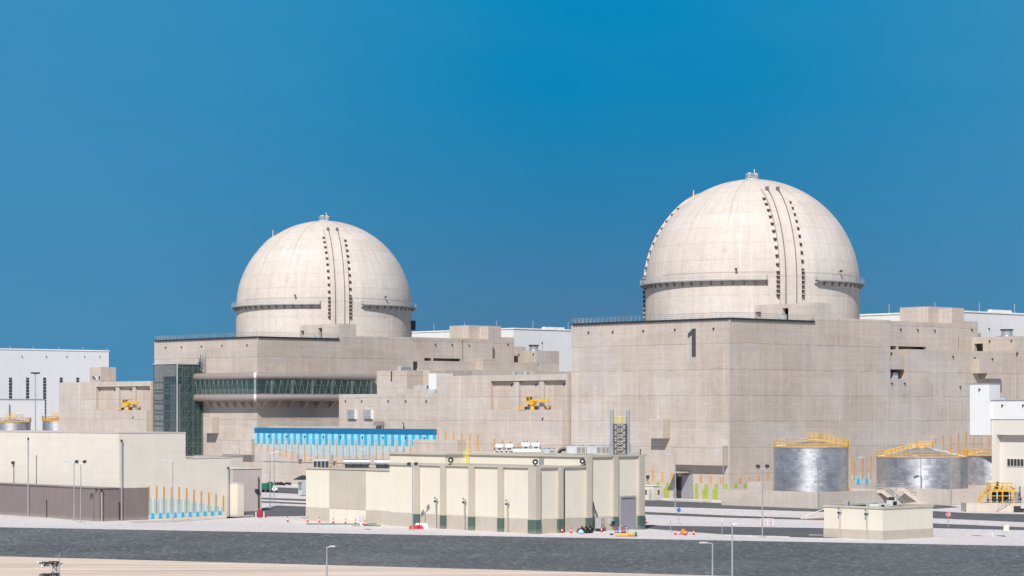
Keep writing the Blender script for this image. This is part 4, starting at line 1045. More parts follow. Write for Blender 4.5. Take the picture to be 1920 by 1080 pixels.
def chiller(px0, px1, Y, h, lab, fins, first=False):
    a, b = PD(px0, Y), PD(px1, Y); w = (b[0]-a[0])/2
    t = thing('chiller', lab, 'chiller', ((a[0]+b[0])/2, Y, z), 0, 'grey chillers on the roof')
    m = MB(); m.box(-w, w, -1.1, 1.1, .1, h); m.box(-w+.1, w-.1, -1, 1, 0, .1); m.build('casing', 'lgrey', t)
    m = MB()
    for s, e in fins:
        x0, x1 = -w+2*w*s, -w+2*w*e; m.box(x0, x1, -1.13, -1.1, .22, h-.15)
        k = 0
        while x0+.16*k < x1-.1: m.box(x0+.16*k, x0+.16*k+.05, -1.16, -1.13, .22, h-.15, 1); k += 1
    m.build('grille', ['bronze', 'grey'], t)
    m = MB()
    n = max(2, int(w))
    for i in range(n): x = -w+(i+.5)*2*w/n; m.cyl((x, -.1, h), (x, -.1, h+.16), .42, n=12)
    m.build('fan', 'grey', t)
Y1 = 368
chiller(1062, 1099, Y1, 1.25, 'grey chiller with dark grilles at the right half, nearer the round duct', [(.52, .72), (.76, .95)])
chiller(1100, 1142, Y1, 1.25, 'grey chiller with dark grilles right beside the stack tower', [(.44, .62), (.66, .83), (.86, .97)])
chiller(1020, 1040.5, Y1, .80, 'small blue-grey cooling unit between vessels and chillers', [(.5, .95)])
a = PD(1055, Y1); t = thing('duct_elbow', 'dark curved duct elbow left of the two large chillers', 'duct', (a[0], Y1, z))
m = MB()
for i in range(6):
    p, q_ = PI/2*i/6, PI/2*(i+1)/6; m.cyl((-.55*math.cos(p), 0, .75*math.sin(p)), (-.55*math.cos(q_), 0, .75*math.sin(q_)), .28, n=10)
m.cyl((0, 0, .75), (.5, 0, .75), .28, n=10); m.build('elbow', 'blackpipe', t)
m = MB(); m.box(-.9, -.25, -.3, .3, 0, .12); m.build('flange', 'lgrey', t)
# stack tower
Ys = 362; a, b = PD(1147.5, Ys), PD(1177.5, Ys)
zt = EYE+(HOR-770)*Ys/FPX
for q_, lab in ((a, 'left steel exhaust stack of the pair on the cream building'), (b, 'right steel exhaust stack of the pair on the cream building')):
    t = thing('exhaust_stack', lab, 'exhaust stack', (q_[0], Ys, z), 0, 'paired exhaust stacks')
    m = MB(); m.cyl((0, 0, 0), (0, 0, zt-z), .29, n=16); m.build('flue', 'galv', t)
    m = MB(); m.cyl((0, 0, 0), (0, 0, 1.75), .40, n=16); m.build('sleeve', 'galv', t)
    m = MB(); m.cyl((0, 0, zt-z-.03), (0, 0, zt-z+.12), .34, .26, n=16); m.cyl((0, 0, zt-z+.12), (0, 0, zt-z+.13), .2, n=12, mi=1); m.build('cap', ['grey', 'void'], t)
t = thing('lattice_tower', 'steel lattice tower with pale yellow top railing between the two exhaust stacks', 'lattice tower', ((a[0]+b[0])/2, Ys, z))
h = EYE+(HOR-795)*Ys/FPX-z; w = .88; m = MB(); nb = 5
cs = [(-w, -w), (w, -w), (w, w), (-w, w)]
for c in cs: m.cyl((*c, 0), (*c, h), .075, n=6)
for i in range(nb):
    z0, z1 = h*i/nb, h*(i+1)/nb; zm = (z0+z1)/2
    for (c, d) in zip(cs, cs[1:]+cs[:1]):
        mid = ((c[0]+d[0])/2, (c[1]+d[1])/2)
        m.cyl((*c, z0), (*mid, zm), .05, n=4); m.cyl((*d, z0), (*mid, zm), .05, n=4); m.cyl((*c, z1), (*mid, zm), .05, n=4); m.cyl((*d, z1), (*mid, zm), .05, n=4)
        m.cyl((*c, z1), (*d, z1), .05, n=4); m.cyl((*c, zm), (*d, zm), .04, n=4)
m.cyl((0, 0, 0), (0, 0, h), .07, n=5)
m.build('lattice', plain('lattice_steel', (.10, .105, .12), .5, .3), t)
m = MB(); m.box(-w-.1, w+.1, -w-.1, w+.1, h, h+.08); m.build('platform', 'grey', t)
m = MB(); rails(m, [(-w, -w, h), (w, -w, h), (w, w, h), (-w, w, h), (-w, -w, h)], 1.1, .9, .035, 1); m.cyl((-w+.4, w+.1, 0), (-w+.4, w+.1, h+1), .035, n=4); m.cyl((-w+.7, w+.1, 0), (-w+.7, w+.1, h+1), .035, n=4); m.build('railing', 'yellow2', t)
w_ = F.w(x3-2.4, .6); t = thing('davit_arm', 'low horizontal davit arm on the right end of the cream parapet', 'davit', (w_[0], w_[1], zh+.18), ROT)
m = MB(); m.cyl((0, 0, .25), (2.1, 0, .25), .07, n=5); m.cyl((.1, 0, 0), (.1, 0, .3), .07, n=5); m.build('arm', 'lgrey', t)
m = MB(); m.cyl((2.1, 0, 0), (2.25, 0, .75), .09, n=5); m.build('hook', 'dark', t)

# ---- patchwork cream and tan building
F1 = Fr(*PD(733, 371)); B = thing('patchwork_building', 'flat roofed building with a chequer of cream and tan wall panels', 'building', F1.loc(), ROT)
yl = F1.y(573.8); xr = 12; zt = 8.5; zs = 2.2
ya, yb = F1.y(440+640/3.6), F1.y(440+886/3.6)
mb = MB(); mb.box(0, xr, 0, yl, -.5, zt); mb.build('wall', 'cream', B)
def panel(y0, y1, z0, z1, mat): m = MB(); m.box(-.05, 0, y0, y1, z0, z1); m.build('wall_panel', mat, B)
panel(yb, ya, zs, zt-.1, 'tan'); panel(ya, yl+.01, 0, zs, 'tan'); panel(-.05, yb, 0, zs, 'tan')
m = MB(); m.box(0, xr, -.05, 0, 0, zs); m.build('wall_panel', 'tan', B)
m = MB(); m.box(-.2, xr, -.2, .4, zt-.08, zt+.12); m.box(-.2, .4, .4, yl+.2, zt-.08, zt+.12); m.box(.4, xr, yl-.4, yl+.2, zt-.08, zt+.12); m.build('parapet_coping', 'tan', B)
m = MB(); m.box(.4, xr, .4, yl-.4, zt-.05, zt+.03); m.build('roof', 'roof', B)
m = MB(); a, b = F1.x(745), F1.x(756.2); z0, z1 = F1.z(906, a), F1.z(892, a); m.box(a, b, -.12, 0, z0, z1)
for i in range(5): m.box(a+.08, b-.08, -.16, -.12, z0+.12+i*.2, z0+.2+i*.2, 1)
m.build('louver', ['bronze', 'grey'], B)
# ducts and cooler on it
def duct(px0, px1, Y, lab, r=.62):
    a, b = PD(px0, Y), PD(px1, Y); h = (b[0]-a[0])/2
    t = thing('roof_duct', lab, 'duct', ((a[0]+b[0])/2, Y, zt), 0, 'silver ducts on the patchwork building')
    m = MB(); m.cyl((-h, 0, .95), (h, 0, .95), r*.75, n=14); m.cyl((0, 0, 1.3), (0, 0, 1.7), .12, .2, n=8)
    for i in range(5): x = -h+.06+(2*h-.12)*i/4; m.cyl((x-.05, 0, .95), (x+.05, 0, .95), r*.75+.06, n=14)
    m.build('duct', 'galv', t)
    m = MB()
    for i in range(4): x = -h+.3+(2*h-.6)*i/3; m.box(x-.08, x+.08, -.6, .6, .0, .6)
    m.box(-h+.4, h-.4, -.3, .3, .08, .48); m.build('support', 'dark', t)
duct(645, 694, 386, 'long silver roof duct on the patchwork building, the left one')
duct(703, 757, 384, 'long silver roof duct on the patchwork building, the right one')
a, b = PD(587.5, 389), PD(618, 389); t = thing('roof_cooler', 'dark open cooler unit on the left end of the patchwork roof', 'cooler', ((a[0]+b[0])/2, 389, zt)); h = (b[0]-a[0])/2
m = MB(); m.box(-h, h, -.8, .8, 1.05, 1.35); m.build('lid', 'lgrey', t)
m = MB(); m.box(-h+.1, h-.1, -.65, .65, .1, 1.05); m.build('core', 'dark', t)
m = MB()
for i in range(5): x = -h+.05+(2*h-.1)*i/4; m.box(x-.05, x+.05, -.75, -.66, 0, 1.05)
m.build('leg', 'lgrey', t)

# ---- small cream hut at the right
F2 = Fr(*PD(1655, 328)); B = thing('small_hut', 'small cream flat roofed hut with tan plinth on the gravel', 'hut', F2.loc(), ROT)
yl, xr = F2.y(1545), F2.x(1749); zt, zs = 4.55, 1.28
mb = MB(); mb.box(0, xr, 0, yl, -.3, zt-.25); mb.build('wall', 'cream', B)
mb = MB(); mb.box(-.05, xr+.05, -.05, yl+.05, 0, zs); mb.build('plinth', 'tan', B)
mb = MB(); mb.box(-.12, xr+.12, -.12, .3, zt-.3, zt); mb.box(-.12, .3, .3, yl+.12, zt-.3, zt); mb.box(xr-.3, xr+.12, .3, yl+.12, zt-.3, zt); mb.box(.3, xr-.3, yl-.3, yl+.12, zt-.3, zt); mb.build('parapet_coping', 'tan', B)
mb = MB(); mb.box(.3, xr-.3, .3, yl-.3, zt-.5, zt-.25); mb.build('roof', 'roof', B)
for nm, x, y, sx_, sy_, h, mt in (('roof_unit', 2.2, 2.2, 1.3, .8, .55, 'white2'), ('roof_unit', 5.0, 5.5, 1.3, .5, .6, 'lgrey'), ('roof_unit', 1.5, 7.5, .3, .3, .8, 'lgrey')):
    m = MB(); m.box(x-sx_, x+sx_, y-sy_, y+sy_, zt-.25, zt-.25+h); m.box(x-sx_*.6, x-sx_*.1, y-sy_-.03, y-sy_, zt-.15, zt-.35+h, 1); m.build(nm, [mt, 'dark'], B)
m = MB(); m.box(8.2, 9.6, 5.0, 6.0, zt-.25, zt+.55); m.box(8.4, 9.2, 4.95, 5, zt-.1, zt+.4, 1); m.cyl((8.7, 5.5, zt+.55), (8.7, 5.5, zt+1.0), .42, n=12, mi=1); m.build('roof_exhaust', ['white2', 'dark'], B)
for px, pt, s in ((1574.3, 957, 'the left one'), (1624.8, 959.5, 'the right one')): post_camera(F2, px, pt, 0, 'slim camera post against the small cream hut, '+s, .35, 'camera posts by the hut')

# ---- big cream hall with brown base at the left
F3 = Fr(*PD(186.3, 384)); B = thing('cream_hall', 'big cream hall with brown base panels and striped end mural at left', 'building', F3.loc(), ROT)
xc = F3.x(222.5); xs = F3.x(348); xe = F3.x(432); zt = 14.1; zs = 9.85; zb = 5.25
mb = MB(); mb.box(xc, xs, 0, 75, -.5, zt); mb.box(xs, xe, 0, 12, -.5, zs); mb.build('wall', 'cream2', B)
yj = F3.y(110)
mb = MB(); mb.box(0, xc, 0, yj, -.3, zb); mb.box(1.1, xc, yj, 75, -.3, zb); xm = F3.x(278)
mb.box(xc, xm, -.05, 0, 0, zb); mb.build('brown_base', 'brown', B)
mb = MB(); mb.box(-.15, xc, -.15, yj+.1, zb, zb+.12); mb.box(.9, xc, yj+.1, 75, zb, zb+.12); mb.build('base_coping', 'brown', B)
mb = MB(); mb.box(xc-.08, xs+.08, -.08, 75, zt, zt+.12); mb.box(xs+.08, xe+.1, -.08, 12, zs, zs+.12); mb.build('roof_edge', 'pink', B)
for px, pt, xo_ in ((52, 825, None), (228, 829, 0), (191, 923, 0), (428, 880, 0)):
    m = MB()
    if px == 52: y = F3.y(px, .8); m.cyl((.9, y, 0), (.9, y, F3.z(pt, .9, y)), .13, n=8); m.cyl((.9, y, F3.z(pt, .9, y)), (.9, y, F3.z(pt, .9, y)+.4), .16, n=8, mi=1)
    else: x = F3.x(px, -.25); z1 = F3.z(pt, x, -.25); m.cyl((x, -.25, 0), (x, -.25, z1), .13, n=8); m.cyl((x, -.25, z1), (x, -.25, z1+.4), .17, n=8, mi=1)
    m.build('vent_pipe', ['galv', 'dark'], B)
for px, z1 in ((88, 6.0),): 
    y = F3.y(px, 1.1); m = MB(); m.box(1.0, 1.1, y-.07, y+.07, .1, z1-3); m.build('conduit', 'dark', B)
x = F3.x(223.8, -.1); m = MB(); m.box(x-.08, x+.08, -.15, -.05, .2, 3.0); m.build('conduit', 'dark', B)  # short thin dark upright strip on the wall, left of the vent pipe
m = MB(); y = F3.y(118, 1.1); m.box(.98, 1.1, y-.9, y+.9, 0, 4.6); m.build('door', 'brown', B)
m = MB(); y = yj+.4; m.cyl((.6, y, 0), (.6, y, 4.9), .05, n=5); m.box(.3, .9, y-.1, y+.3, 2.7, 2.85); m.build('wall_bracket', 'galv', B)
y = F3.y(26.5, xc); m = MB(); m.box(xc-.45, xc, y-.2, y+.2, F3.z(870, xc, y), F3.z(865, xc, y)); m.box(xc-.1, xc, y-.05, y+.05, zb, F3.z(868, xc, y)); m.build('wall_lamp', 'dark', B)
orange_px = (998, 1050, 1101, 1152, 1202, 1253, 1303, 1353, 1403, 1452, 1502)
tops = (475, 473, 476, 480, 479, 489, 498, 508, 517, 526, 536); lt = (557, 555, 558, 562, 560, 569, 578, 588, 598, 606, 615)
z3 = lambda yy, px: F3.z(780+yy/3.6, F3.x(px), 0)
def pb(x0, x1, t, b, mat):
    m = MB(); p, q_ = x0/3.6, x1/3.6; m.box(F3.x(p), F3.x(q_), -.05, 0, z3(b, p), z3(t, p)); m.build('painted_bar', mat, B)
for i, xo_ in enumerate(orange_px):
    w = 11-i*.08; pb(xo_, xo_+w, tops[i], 664-2.2*i, 'orange')
    if i > 0: pb(xo_-12, xo_-.3, lt[i], 693-3*i, 'blue3')
    if i < 10: pb(xo_+w+.3, xo_+w+12, lt[i], 693-3*i, 'blue3'); pb(xo_+w+12.3, xo_+38.8, 657-1.8*i, 694-3*i, 'blue2')
# white annex box and pink wall to its right
xa, xb = F3.x(430.6, 0), F3.x(457, -2.3); w_ = F3.w(xa, -2.3); t = thing('white_box_room', 'plain pale box room at the right end of the cream hall', 'building', (w_[0], w_[1], 0), ROT)
zt4 = F3.z(907, xa, -2.3); mb = MB(); mb.box(0, xb-xa, 0, 2.26, -.2, zt4); mb.build('wall', 'cream', t)
mb = MB(); mb.box(-.05, xb-xa+1.8, -.4, 2.2, 0, .3); mb.build('plinth', 'slab', t)
mb = MB(); mb.box(-.06, xb-xa+.06, -.06, 2.26, zt4, zt4+.1); mb.build('roof_edge', 'cream2', t)
F5 = Fr(*PD(437, 421)); t = thing('pinkish_wall_building', 'low pinkish rendered building seen through the gap left of the street', 'building', F5.loc(), ROT)
xr = F5.x(490.5); mb = MB(); mb.box(0, xr, 0, 12, -.2, 7.45); mb.build('wall', 'pink', t)
mb = MB(); mb.box(-.1, xr+.1, -.1, 12.1, 7.45, 7.62); mb.build('roof_edge', 'cream2', t)
mb = MB(); mb.cyl((xr-.75, -.15, .5), (xr-.75, -.15, 6.0), .1, n=6); mb.box(xr-1.5, xr-.75, -.4, 0, 3.4, 3.9); mb.build('drain_pipe', 'dark', t)
F6 = Fr(*PD(446, 440)); t = thing('cream_parapet_block', 'small cream block behind the roof of the pinkish building', 'building', F6.loc(), ROT)
mb = MB(); mb.box(-4, F6.x(455.5), 0, 8, -.2, F6.z(856)); mb.build('wall', 'cream2', t)
mb = MB(); mb.box(-4.1, F6.x(455.5)+.1, -.1, 8.1, F6.z(856), F6.z(856)+.15); mb.build('roof_edge', 'roof', t)

# ---- white and beige service building at the right edge
F7 = Fr(*PD(1858, 470)); B = thing('clad_service_building', 'white clad building above beige panels with a window strip at the right edge', 'building', F7.loc(), ROT)
z = lambda py: F7.z(py)
mb = MB(); mb.box(0, 12, -24, 0, 16.1, 19.7); mb.build('upper_cladding', 'white', B)
ya = F7.y(1867.5); mb = MB(); mb.box(.12, 12, -24, -.12, z(815), 16.1); mb.box(.12, 1.4, ya, -.12, -.5, z(815)); mb.box(1.4, 12, -24, -.12, -.5, z(815))
mb.build('panel_wall', 'beige', B)
mb = MB(); mb.box(-.1, 12, -24, .1, 19.7, 19.88); mb.box(.04, .12, -24, -.1, 16.0, 16.1); mb.build('roof_edge', 'doorgrey', B)
mb = MB(); a, b = F7.y(1890, 1.4), F7.y(1935, 1.4); z0, z1 = F7.z(873, 1.4, a), F7.z(860.5, 1.4, a); mb.box(1.25, 1.4, b, a+.15, z0-.15, z1+.15); w = mb.build('window_strip', 'beige', B)
for i in range(7):
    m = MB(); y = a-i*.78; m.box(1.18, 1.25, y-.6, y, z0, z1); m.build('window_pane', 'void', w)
y1 = F7.y(1818.5, -.5); mb = MB(); mb.box(-.5, 3, .03, y1, z(816), z(720)); mb.build('hanging_bay', 'white', B)
mb = MB(); mb.box(-.6, 3, -.05, y1+.1, z(720), z(720)+.18); mb.box(-.56, 3, -.0, y1+.06, z(816)-.2, z(816)); mb.build('bay_edge', 'doorgrey', B)
wall_lamp(B, -.5, F7.y(1837, -.5), z(730), 'x'); wall_lamp(B, 0, F7.y(1880), z(760), 'x'); wall_lamp(B, 0, F7.y(1919), z(760), 'x')
for y_, h_ in ((-1.6, .35), (-8.5, .6)): mb = MB(); mb.box(1, 2, y_-1, y_+1, 19.88, 19.88+h_); mb.box(1.2, 1.8, y_-.7, y_+.7, 19.88+h_, 19.96+h_); mb.build('roof_unit', 'lgrey', B)

# ================================================================== TANKS AND BUNDS
def tank(px, Y, r, zt, apex, lab, base=.4, stairs=True, parts=None):
    X = PD(px, Y)[0]; T = thing('storage_tank', lab, 'storage tank', (X, Y, base), ROT, 'silver storage tanks'); zt -= base; apex -= base
    n = 64; mb = MB()
    for i in range(n):
        t0, t1 = 2*PI*i/n, 2*PI*(i+1)/n
        c0, s0, c1, s1 = math.cos(t0), math.sin(t0), math.cos(t1), math.sin(t1)
        mb.face([(r*c0, r*s0, 0), (r*c1, r*s1, 0), (r*c1, r*s1, zt), (r*c0, r*s0, zt)], 0, [(r*t0, 0), (r*t1, 0), (r*t1, zt), (r*t0, zt)], True)
    mb.build('shell', 'tank', T)
    mb = MB(); mb.cyl((0, 0, zt), (0, 0, zt+.1), r+.12, n=n); mb.cyl((0, 0, zt+.1), (0, 0, apex), r+.02, .5, n=n)
    for i in range(32):
        t = 2*PI*i/32; mb.cyl((r*math.cos(t), r*math.sin(t), zt+.12), (.5*math.cos(t), .5*math.sin(t), apex+.03), .035, n=4)
    mb.build('roof', 'galv', T)
    mb = MB(); pts = [((r+.05)*math.cos(2*PI*i/28), (r+.05)*math.sin(2*PI*i/28), zt+.1) for i in range(29)]
    for a, b in zip(pts, pts[1:]):
        mb.cyl(a, (a[0], a[1], a[2]+1.1), .05, n=4, caps=False)
        for h in (.08, .55, 1.1): mb.cyl((a[0], a[1], a[2]+h), (b[0], b[1], b[2]+h), .05 if h > .1 else .09, n=4, caps=False)
    mb.build('rim_railing', 'yellow', T)
    return T, X, r, zt, apex
w1 = tank(1520.5, 455, 7.03, 10.8, 12.0, 'tallest silver tank with yellow railings, nearest the concrete corner')
T, X, r, zt, ap = w1
wi = Matrix.Rotation(-ROT, 4, 'Z')
def wl(x, y, z): v = wi @ Vector((x, y, z)); return (v.x, v.y, v.z)
mb = MB()
P0, P1, P2 = (-.7, -.6, ap+.35), (1.6, -.9, ap+.35), (6.6, -1.4, zt+.35)
for dy in (-.7, .7):
    rails(mb, [wl(P0[0], P0[1]+dy, P0[2]), wl(P1[0], P1[1]+dy, P1[2]), wl(P2[0], P2[1]+dy, P2[2])], 1.15, .8, .055, 1)
for a, b in ((P0, P1), (P1, P2)):
    mb.face([wl(a[0], a[1]-.7, a[2]), wl(b[0], b[1]-.7, b[2]), wl(b[0], b[1]+.7, b[2]), wl(a[0], a[1]+.7, a[2])]); mb.face([wl(a[0], a[1]-.7, a[2]-.12), wl(a[0], a[1]+.7, a[2]-.12), wl(b[0], b[1]+.7, b[2]-.12), wl(b[0], b[1]-.7, b[2]-.12)])
    mb.face([wl(a[0], a[1]-.7, a[2]-.12), wl(b[0], b[1]-.7, b[2]-.12), wl(b[0], b[1]-.7, b[2]), wl(a[0], a[1]-.7, a[2])])
for x in (.4, 2.5, 4.5): mb.cyl(wl(x, -1.2, zt), wl(x, -1.2, ap+.2-.14*x), .07, n=4)
mb.build('roof_walkway', 'yellow', T)
mb = MB(); q_ = wl(7.25, -.6, 0); 
for d in (-.22, .22): mb.cyl((q_[0]+d, q_[1]+d, 0), (q_[0]+d, q_[1]+d, zt+2.2), .09, n=5)
for i in range(26): mb.cyl((q_[0]-.22, q_[1]-.22, .3+i*.42), (q_[0]+.22, q_[1]+.22, .3+i*.42), .05, n=4)
mb.build('ladder', 'yellow', T)
mb = MB(); mb.tube([wl(-4.6, -1, zt+.3), wl(-4.6, -1, zt+1.75), wl(-2.4, -1, zt+1.75), wl(-2.4, -1, zt+1.5), wl(-.4, -1, zt+1.7)], .12, 6, 0)
mb.build('vent_pipe', 'grey', T)
T, X, r, zt, ap = tank(1728.5, 475, 8.92, 8.55, 10.55, 'widest silver tank with a low cone roof, in the middle')
mb = MB(); rails(mb, [wl(-.9, -.8, ap-.1), wl(2.2, -.8, ap-.1), wl(2.2, .9, ap-.1), wl(-.9, .9, ap-.1), wl(-.9, -.8, ap-.1)], 1.2, .6, .055, 1); mb.cyl((0, 0, ap-.2), (0, 0, ap+.15), .9, n=12)
rails(mb, [wl(-.9, -.9, ap-.1), wl(-7.8, -3, zt+.25)], 1.0, .9, .05, 1); rails(mb, [wl(-.9, -.2, ap-.1), wl(-7.8, -2.2, zt+.25)], 1.0, .9, .05, 1)
mb.build('roof_walkway', 'yellow', T)
T, X, r, zt, ap = tank(1862, 505, 6.2, 8.3, 9.6, 'silver tank mostly hidden behind the beige service building')
mb = MB(); mb.box(-6.5, -5.2, -9.8, 3, zt+.1, zt+.35); rails(mb, [(-6.5, -9.8, zt+.35), (-6.5, 3, zt+.35)], 1.1, 1, .05, 1); mb.build('roof_walkway', 'yellow', T)

def bund(F, yl, xr, h, lab, depth_l, depth_r):
    t = thing('bund_wall', lab, 'bund wall', F.loc(), ROT, 'low concrete bunds around the tanks')
    mb = MB(); mb.box(0, .5, .5, yl, -.2, h); mb.box(0, xr, 0, .5, -.2, h); mb.box(.5, xr, yl-.5, yl, -.2, h); mb.box(xr-.5, xr, .5, yl-.5, -.2, h)
    mb.build('wall', 'conc_light', t)
    mb = MB(); mb.box(.5, xr-.5, .5, yl-.5, 0, .35); mb.build('bund_floor', 'slab', t)
    return t
FA = Fr(*PD(1534, 433)); yA = FA.y(1352.5)
tA = bund(FA, yA, 21.5, 3.02, 'low concrete bund wall around the tallest tank', 0, 0)
mb = MB(); mb.box(3, 6, yA-7.5, yA-4, .35, 4.4); mb.build('pump_block', 'conc_light', tA)
FB = Fr(*PD(1777, 449)); yB = FB.y(1655)
bund(FB, yB, 26, 3.02, 'low concrete bund wall around the widest tank', 0, 0)
# access stairs over the bund behind the small hut
for px, lab in ((1668, 'left slanting concrete stair over the bund behind the small hut'), (1706, 'right slanting concrete stair over the bund behind the small hut')):
    y = FB.y(px, -.5); w = FB.w(-.5, y) if px > 1690 else FA.w(FA.x(px, -1.2), -1.2)
    t = thing('bund_stair', lab, 'stair', (w[0], w[1], 0), 0, 'concrete stairs over the bund')
    m = MB(); 
    pr = [(-2.6, 3.05), (-1.1, 3.05), (2.9, 0), (1.9, 0), (-1.6, 2.5), (-2.6, 2.5)]
    m.face([(x, -.6, z_) for x, z_ in pr]); m.face([(x, .6, z_) for x, z_ in reversed(pr)])
    for (x, z_), (x2_, z2_) in zip(pr, pr[1:]+pr[:1]): m.face([(x, -.6, z_), (x, .6, z_), (x2_, .6, z2_), (x2_, -.6, z2_)])
    m.build('flight', 'conc_light', t)
    m = MB()
    for yy in (-.55, .55): m.tube([(-2.6, yy, 4.0), (-1.1, yy, 4.0), (2.9, yy, 1.0)], .04, 4); m.tube([(-2.6, yy, 3.5), (-1.1, yy, 3.5), (2.9, yy, .5)], .03, 4); [m.cyl((x, yy, z_), (x, yy, z_+1.0), .035, n=4) for x, z_ in ((-2.6, 3.05), (-1.1, 3.05), (.2, 2.05), (1.5, 1.05), (2.85, 0))]
    m.build('handrail', 'galv', t)

# ---- yellow process skid on its concrete platform
F8 = Fr(*PD(1858, 420)); t = thing('loading_platform', 'raised concrete platform with small stair at the right edge', 'platform', (F8.X, F8.Y, 0), 0)
mb = MB(); mb.box(-4.3, 9, 0, 5, 0, 1.55); mb.build('deck', 'conc_light', t)
mb = MB()
for i in range(6): mb.box(1.0+i*.42, 1.42+i*.42, -1.3, 0, 0, .26*(i+1))
mb.box(3.52, 6.2, -1.3, 0, 0, 1.56); mb.build('stair', 'conc_light', t)
mb = MB(); mb.box(3.7, 5.5, -1.36, -1.3, .0, 1.1); mb.build('recess', 'void', t)
mb = MB(); rails(mb, [(1.0, -1.3, .3), (3.6, -1.3, 1.6), (7.4, -1.3, 1.6)], 1.0, .7, .035, 1); rails(mb, [(6.6, -.2, 1.6), (9, -.2, 1.0)], 1.0, .7, .03, 1); mb.build('handrail', 'galv', t)
mb = MB(); mb.box(4.9, 6.3, -1.6, -1.36, .7, 1.6); mb.build('control_box', 'lgrey', t)
t = thing('process_skid', 'yellow steel frame packed with dark pipes and vessels on the raised platform', 'process skid', (F8.X, F8.Y+2.2, 1.55), 0)
mb = MB()
for x in (.2, 2.2, 4.2):
    for y in (-1.4, 1.4): mb.box(x-.09, x+.09, y-.09, y+.09, 0, 2.35)
mb.box(0, 4.4, -1.5, 1.5, 2.2, 2.36); mb.box(-.6, .0, -1.5, 1.5, 1.7, 1.85)
mb.box(.1, 4.3, -1.45, -1.35, 1.2, 1.32); mb.box(.1, 4.3, -1.45, -1.35, 2.0, 2.2)
for y in (-1.45, 1.45): rails(mb, [(0, y, 2.36), (4.4, y, 2.36)], 1.1, .75, .05, 1)
rails(mb, [(0, -1.45, 2.36), (0, 1.45, 2.36)], 1.1, .75, .05, 1)
mb.build('frame', 'yellow', t)
mb = MB(); mb.prism([(-1.9, -1.4), (-1.7, -1.4), (-1.7, -.6), (-1.9, -.6)], 0, .1)
for yy in (-1.4, -.6): mb.tube([(-2.0, yy, 0), (-.5, yy, 1.75)], .09, 5); mb.tube([(-2.0, yy, 1.0), (-.5, yy, 2.75), (.2, yy, 2.85)], .05, 4); [mb.cyl((-2.0+i*.5, yy, i*.58), (-2.0+i*.5, yy, i*.58+1.0), .04, n=4) for i in range(4)]
for i in range(6): mb.box(-1.95+i*.25, -1.7+i*.25, -1.4, -.6, .2+i*.29, .25+i*.29)
mb.build('stair', 'yellow', t)
r_ = random.Random(11)
for x, rr, h in ((1.0, .42, 1.7), (2.0, .35, 1.9), (3.1, .5, 2.0)):
    m = MB(); m.cyl((x, 0, .2), (x, 0, h), rr, n=12); m.ball((x, 0, h), rr, rr, .25, 12, 6); m.build('vessel', 'dark', t)
m = MB(); m.cyl((4.9, 0, .2), (4.9, 0, 1.9), .55, n=12); m.build('vessel', 'grey', t)
m = MB(); m.cyl((-.3, 0, .5), (5.8, 0, .5), .1, n=6)
for i in range(12):
    x, y = r_.uniform(.3, 4.8), r_.uniform(-1.1, 1.1); z0 = r_.uniform(.2, 2.4); m.tube([(x, y, z0), (x+r_.uniform(-.8, .8), y, z0), (x+r_.uniform(-.5, .8), y, z0+r_.uniform(.4, 1.4))], r_.choice((.07, .1, .14)), 6, r_.choice((0, 0, 1)))
m.cyl((1.6, 0, 2.4), (1.6, 0, 3.7), .22, n=8); m.cyl((5.6, .0, .1), (5.6, .4, 2.9), .1, n=6)
m.build('piping', ['blackpipe', 'lgrey', 'grey'], t)

# ================================================================== FAR LEFT
FW = Fr(*PD(204, 860)); t = thing('slotted_white_hall', 'white ribbed hall with dark vertical slot windows at the far left', 'building', FW.loc(), ROT)
zt = FW.z(659)
m = MB(); m.box(-130, 0, 0, 60, -1, zt); m.build('cladding', 'white', t)
m = MB(); m.box(-130, .2, -.2, 60, zt, zt+.4); m.build('roof_edge', 'bandw', t)
for px, p1, p2 in ((-13, 708, 748), (19.5, 708, 748), (51.5, 708, 748), (83.5, 708, 790), (114.5, 708, 748), (145.5, 708, 748), (176, 708, 748)):
    x = FW.x(px); z0, z1 = FW.z(p2, x), FW.z(p1, x)
    m = MB(); m.box(x-.55, x+.55, -.12, 0, z0, z1)
    o = m.build('slot_window', 'dark', t)
    m = MB(); k_ = 0
    while z0+k_*1.1 < z1: m.box(x-.55, x+.55, -.16, -.12, z0+k_*1.1, z0+k_*1.1+.16); k_ += 1
    m.build('glazing_bar', 'lgrey', o)
for px in (41, 86.5, 125, 158, 187): x = FW.x(px); wall_lamp(t, x, 0, FW.z(668.5, x), 'y')
m = MB()
for px in (22, 65, 113, 158, 202): x = FW.x(px); m.cyl((x, 1, zt), (x, 1, zt+1.4), .07, n=4)
m.build('lightning_rods', 'lgrey', t)
FV = Fr(*PD(84, 800)); t = thing('low_pale_block', 'low pale block in front of the slotted white hall', 'building', FV.loc(), ROT)
z1 = FV.z(750); m = MB(); m.box(-60, 0, 0, 20, -1, z1); m.build('wall', 'white', t)
m = MB(); m.box(-60, .1, -.1, 20, z1, z1+.3); m.build('roof_edge', 'doorgrey', t)
m = MB(); m.cyl((FV.x(17), -.3, 0), (FV.x(17), -.3, z1-1.5), .12, n=6); m.build('downpipe', 'dark', t)
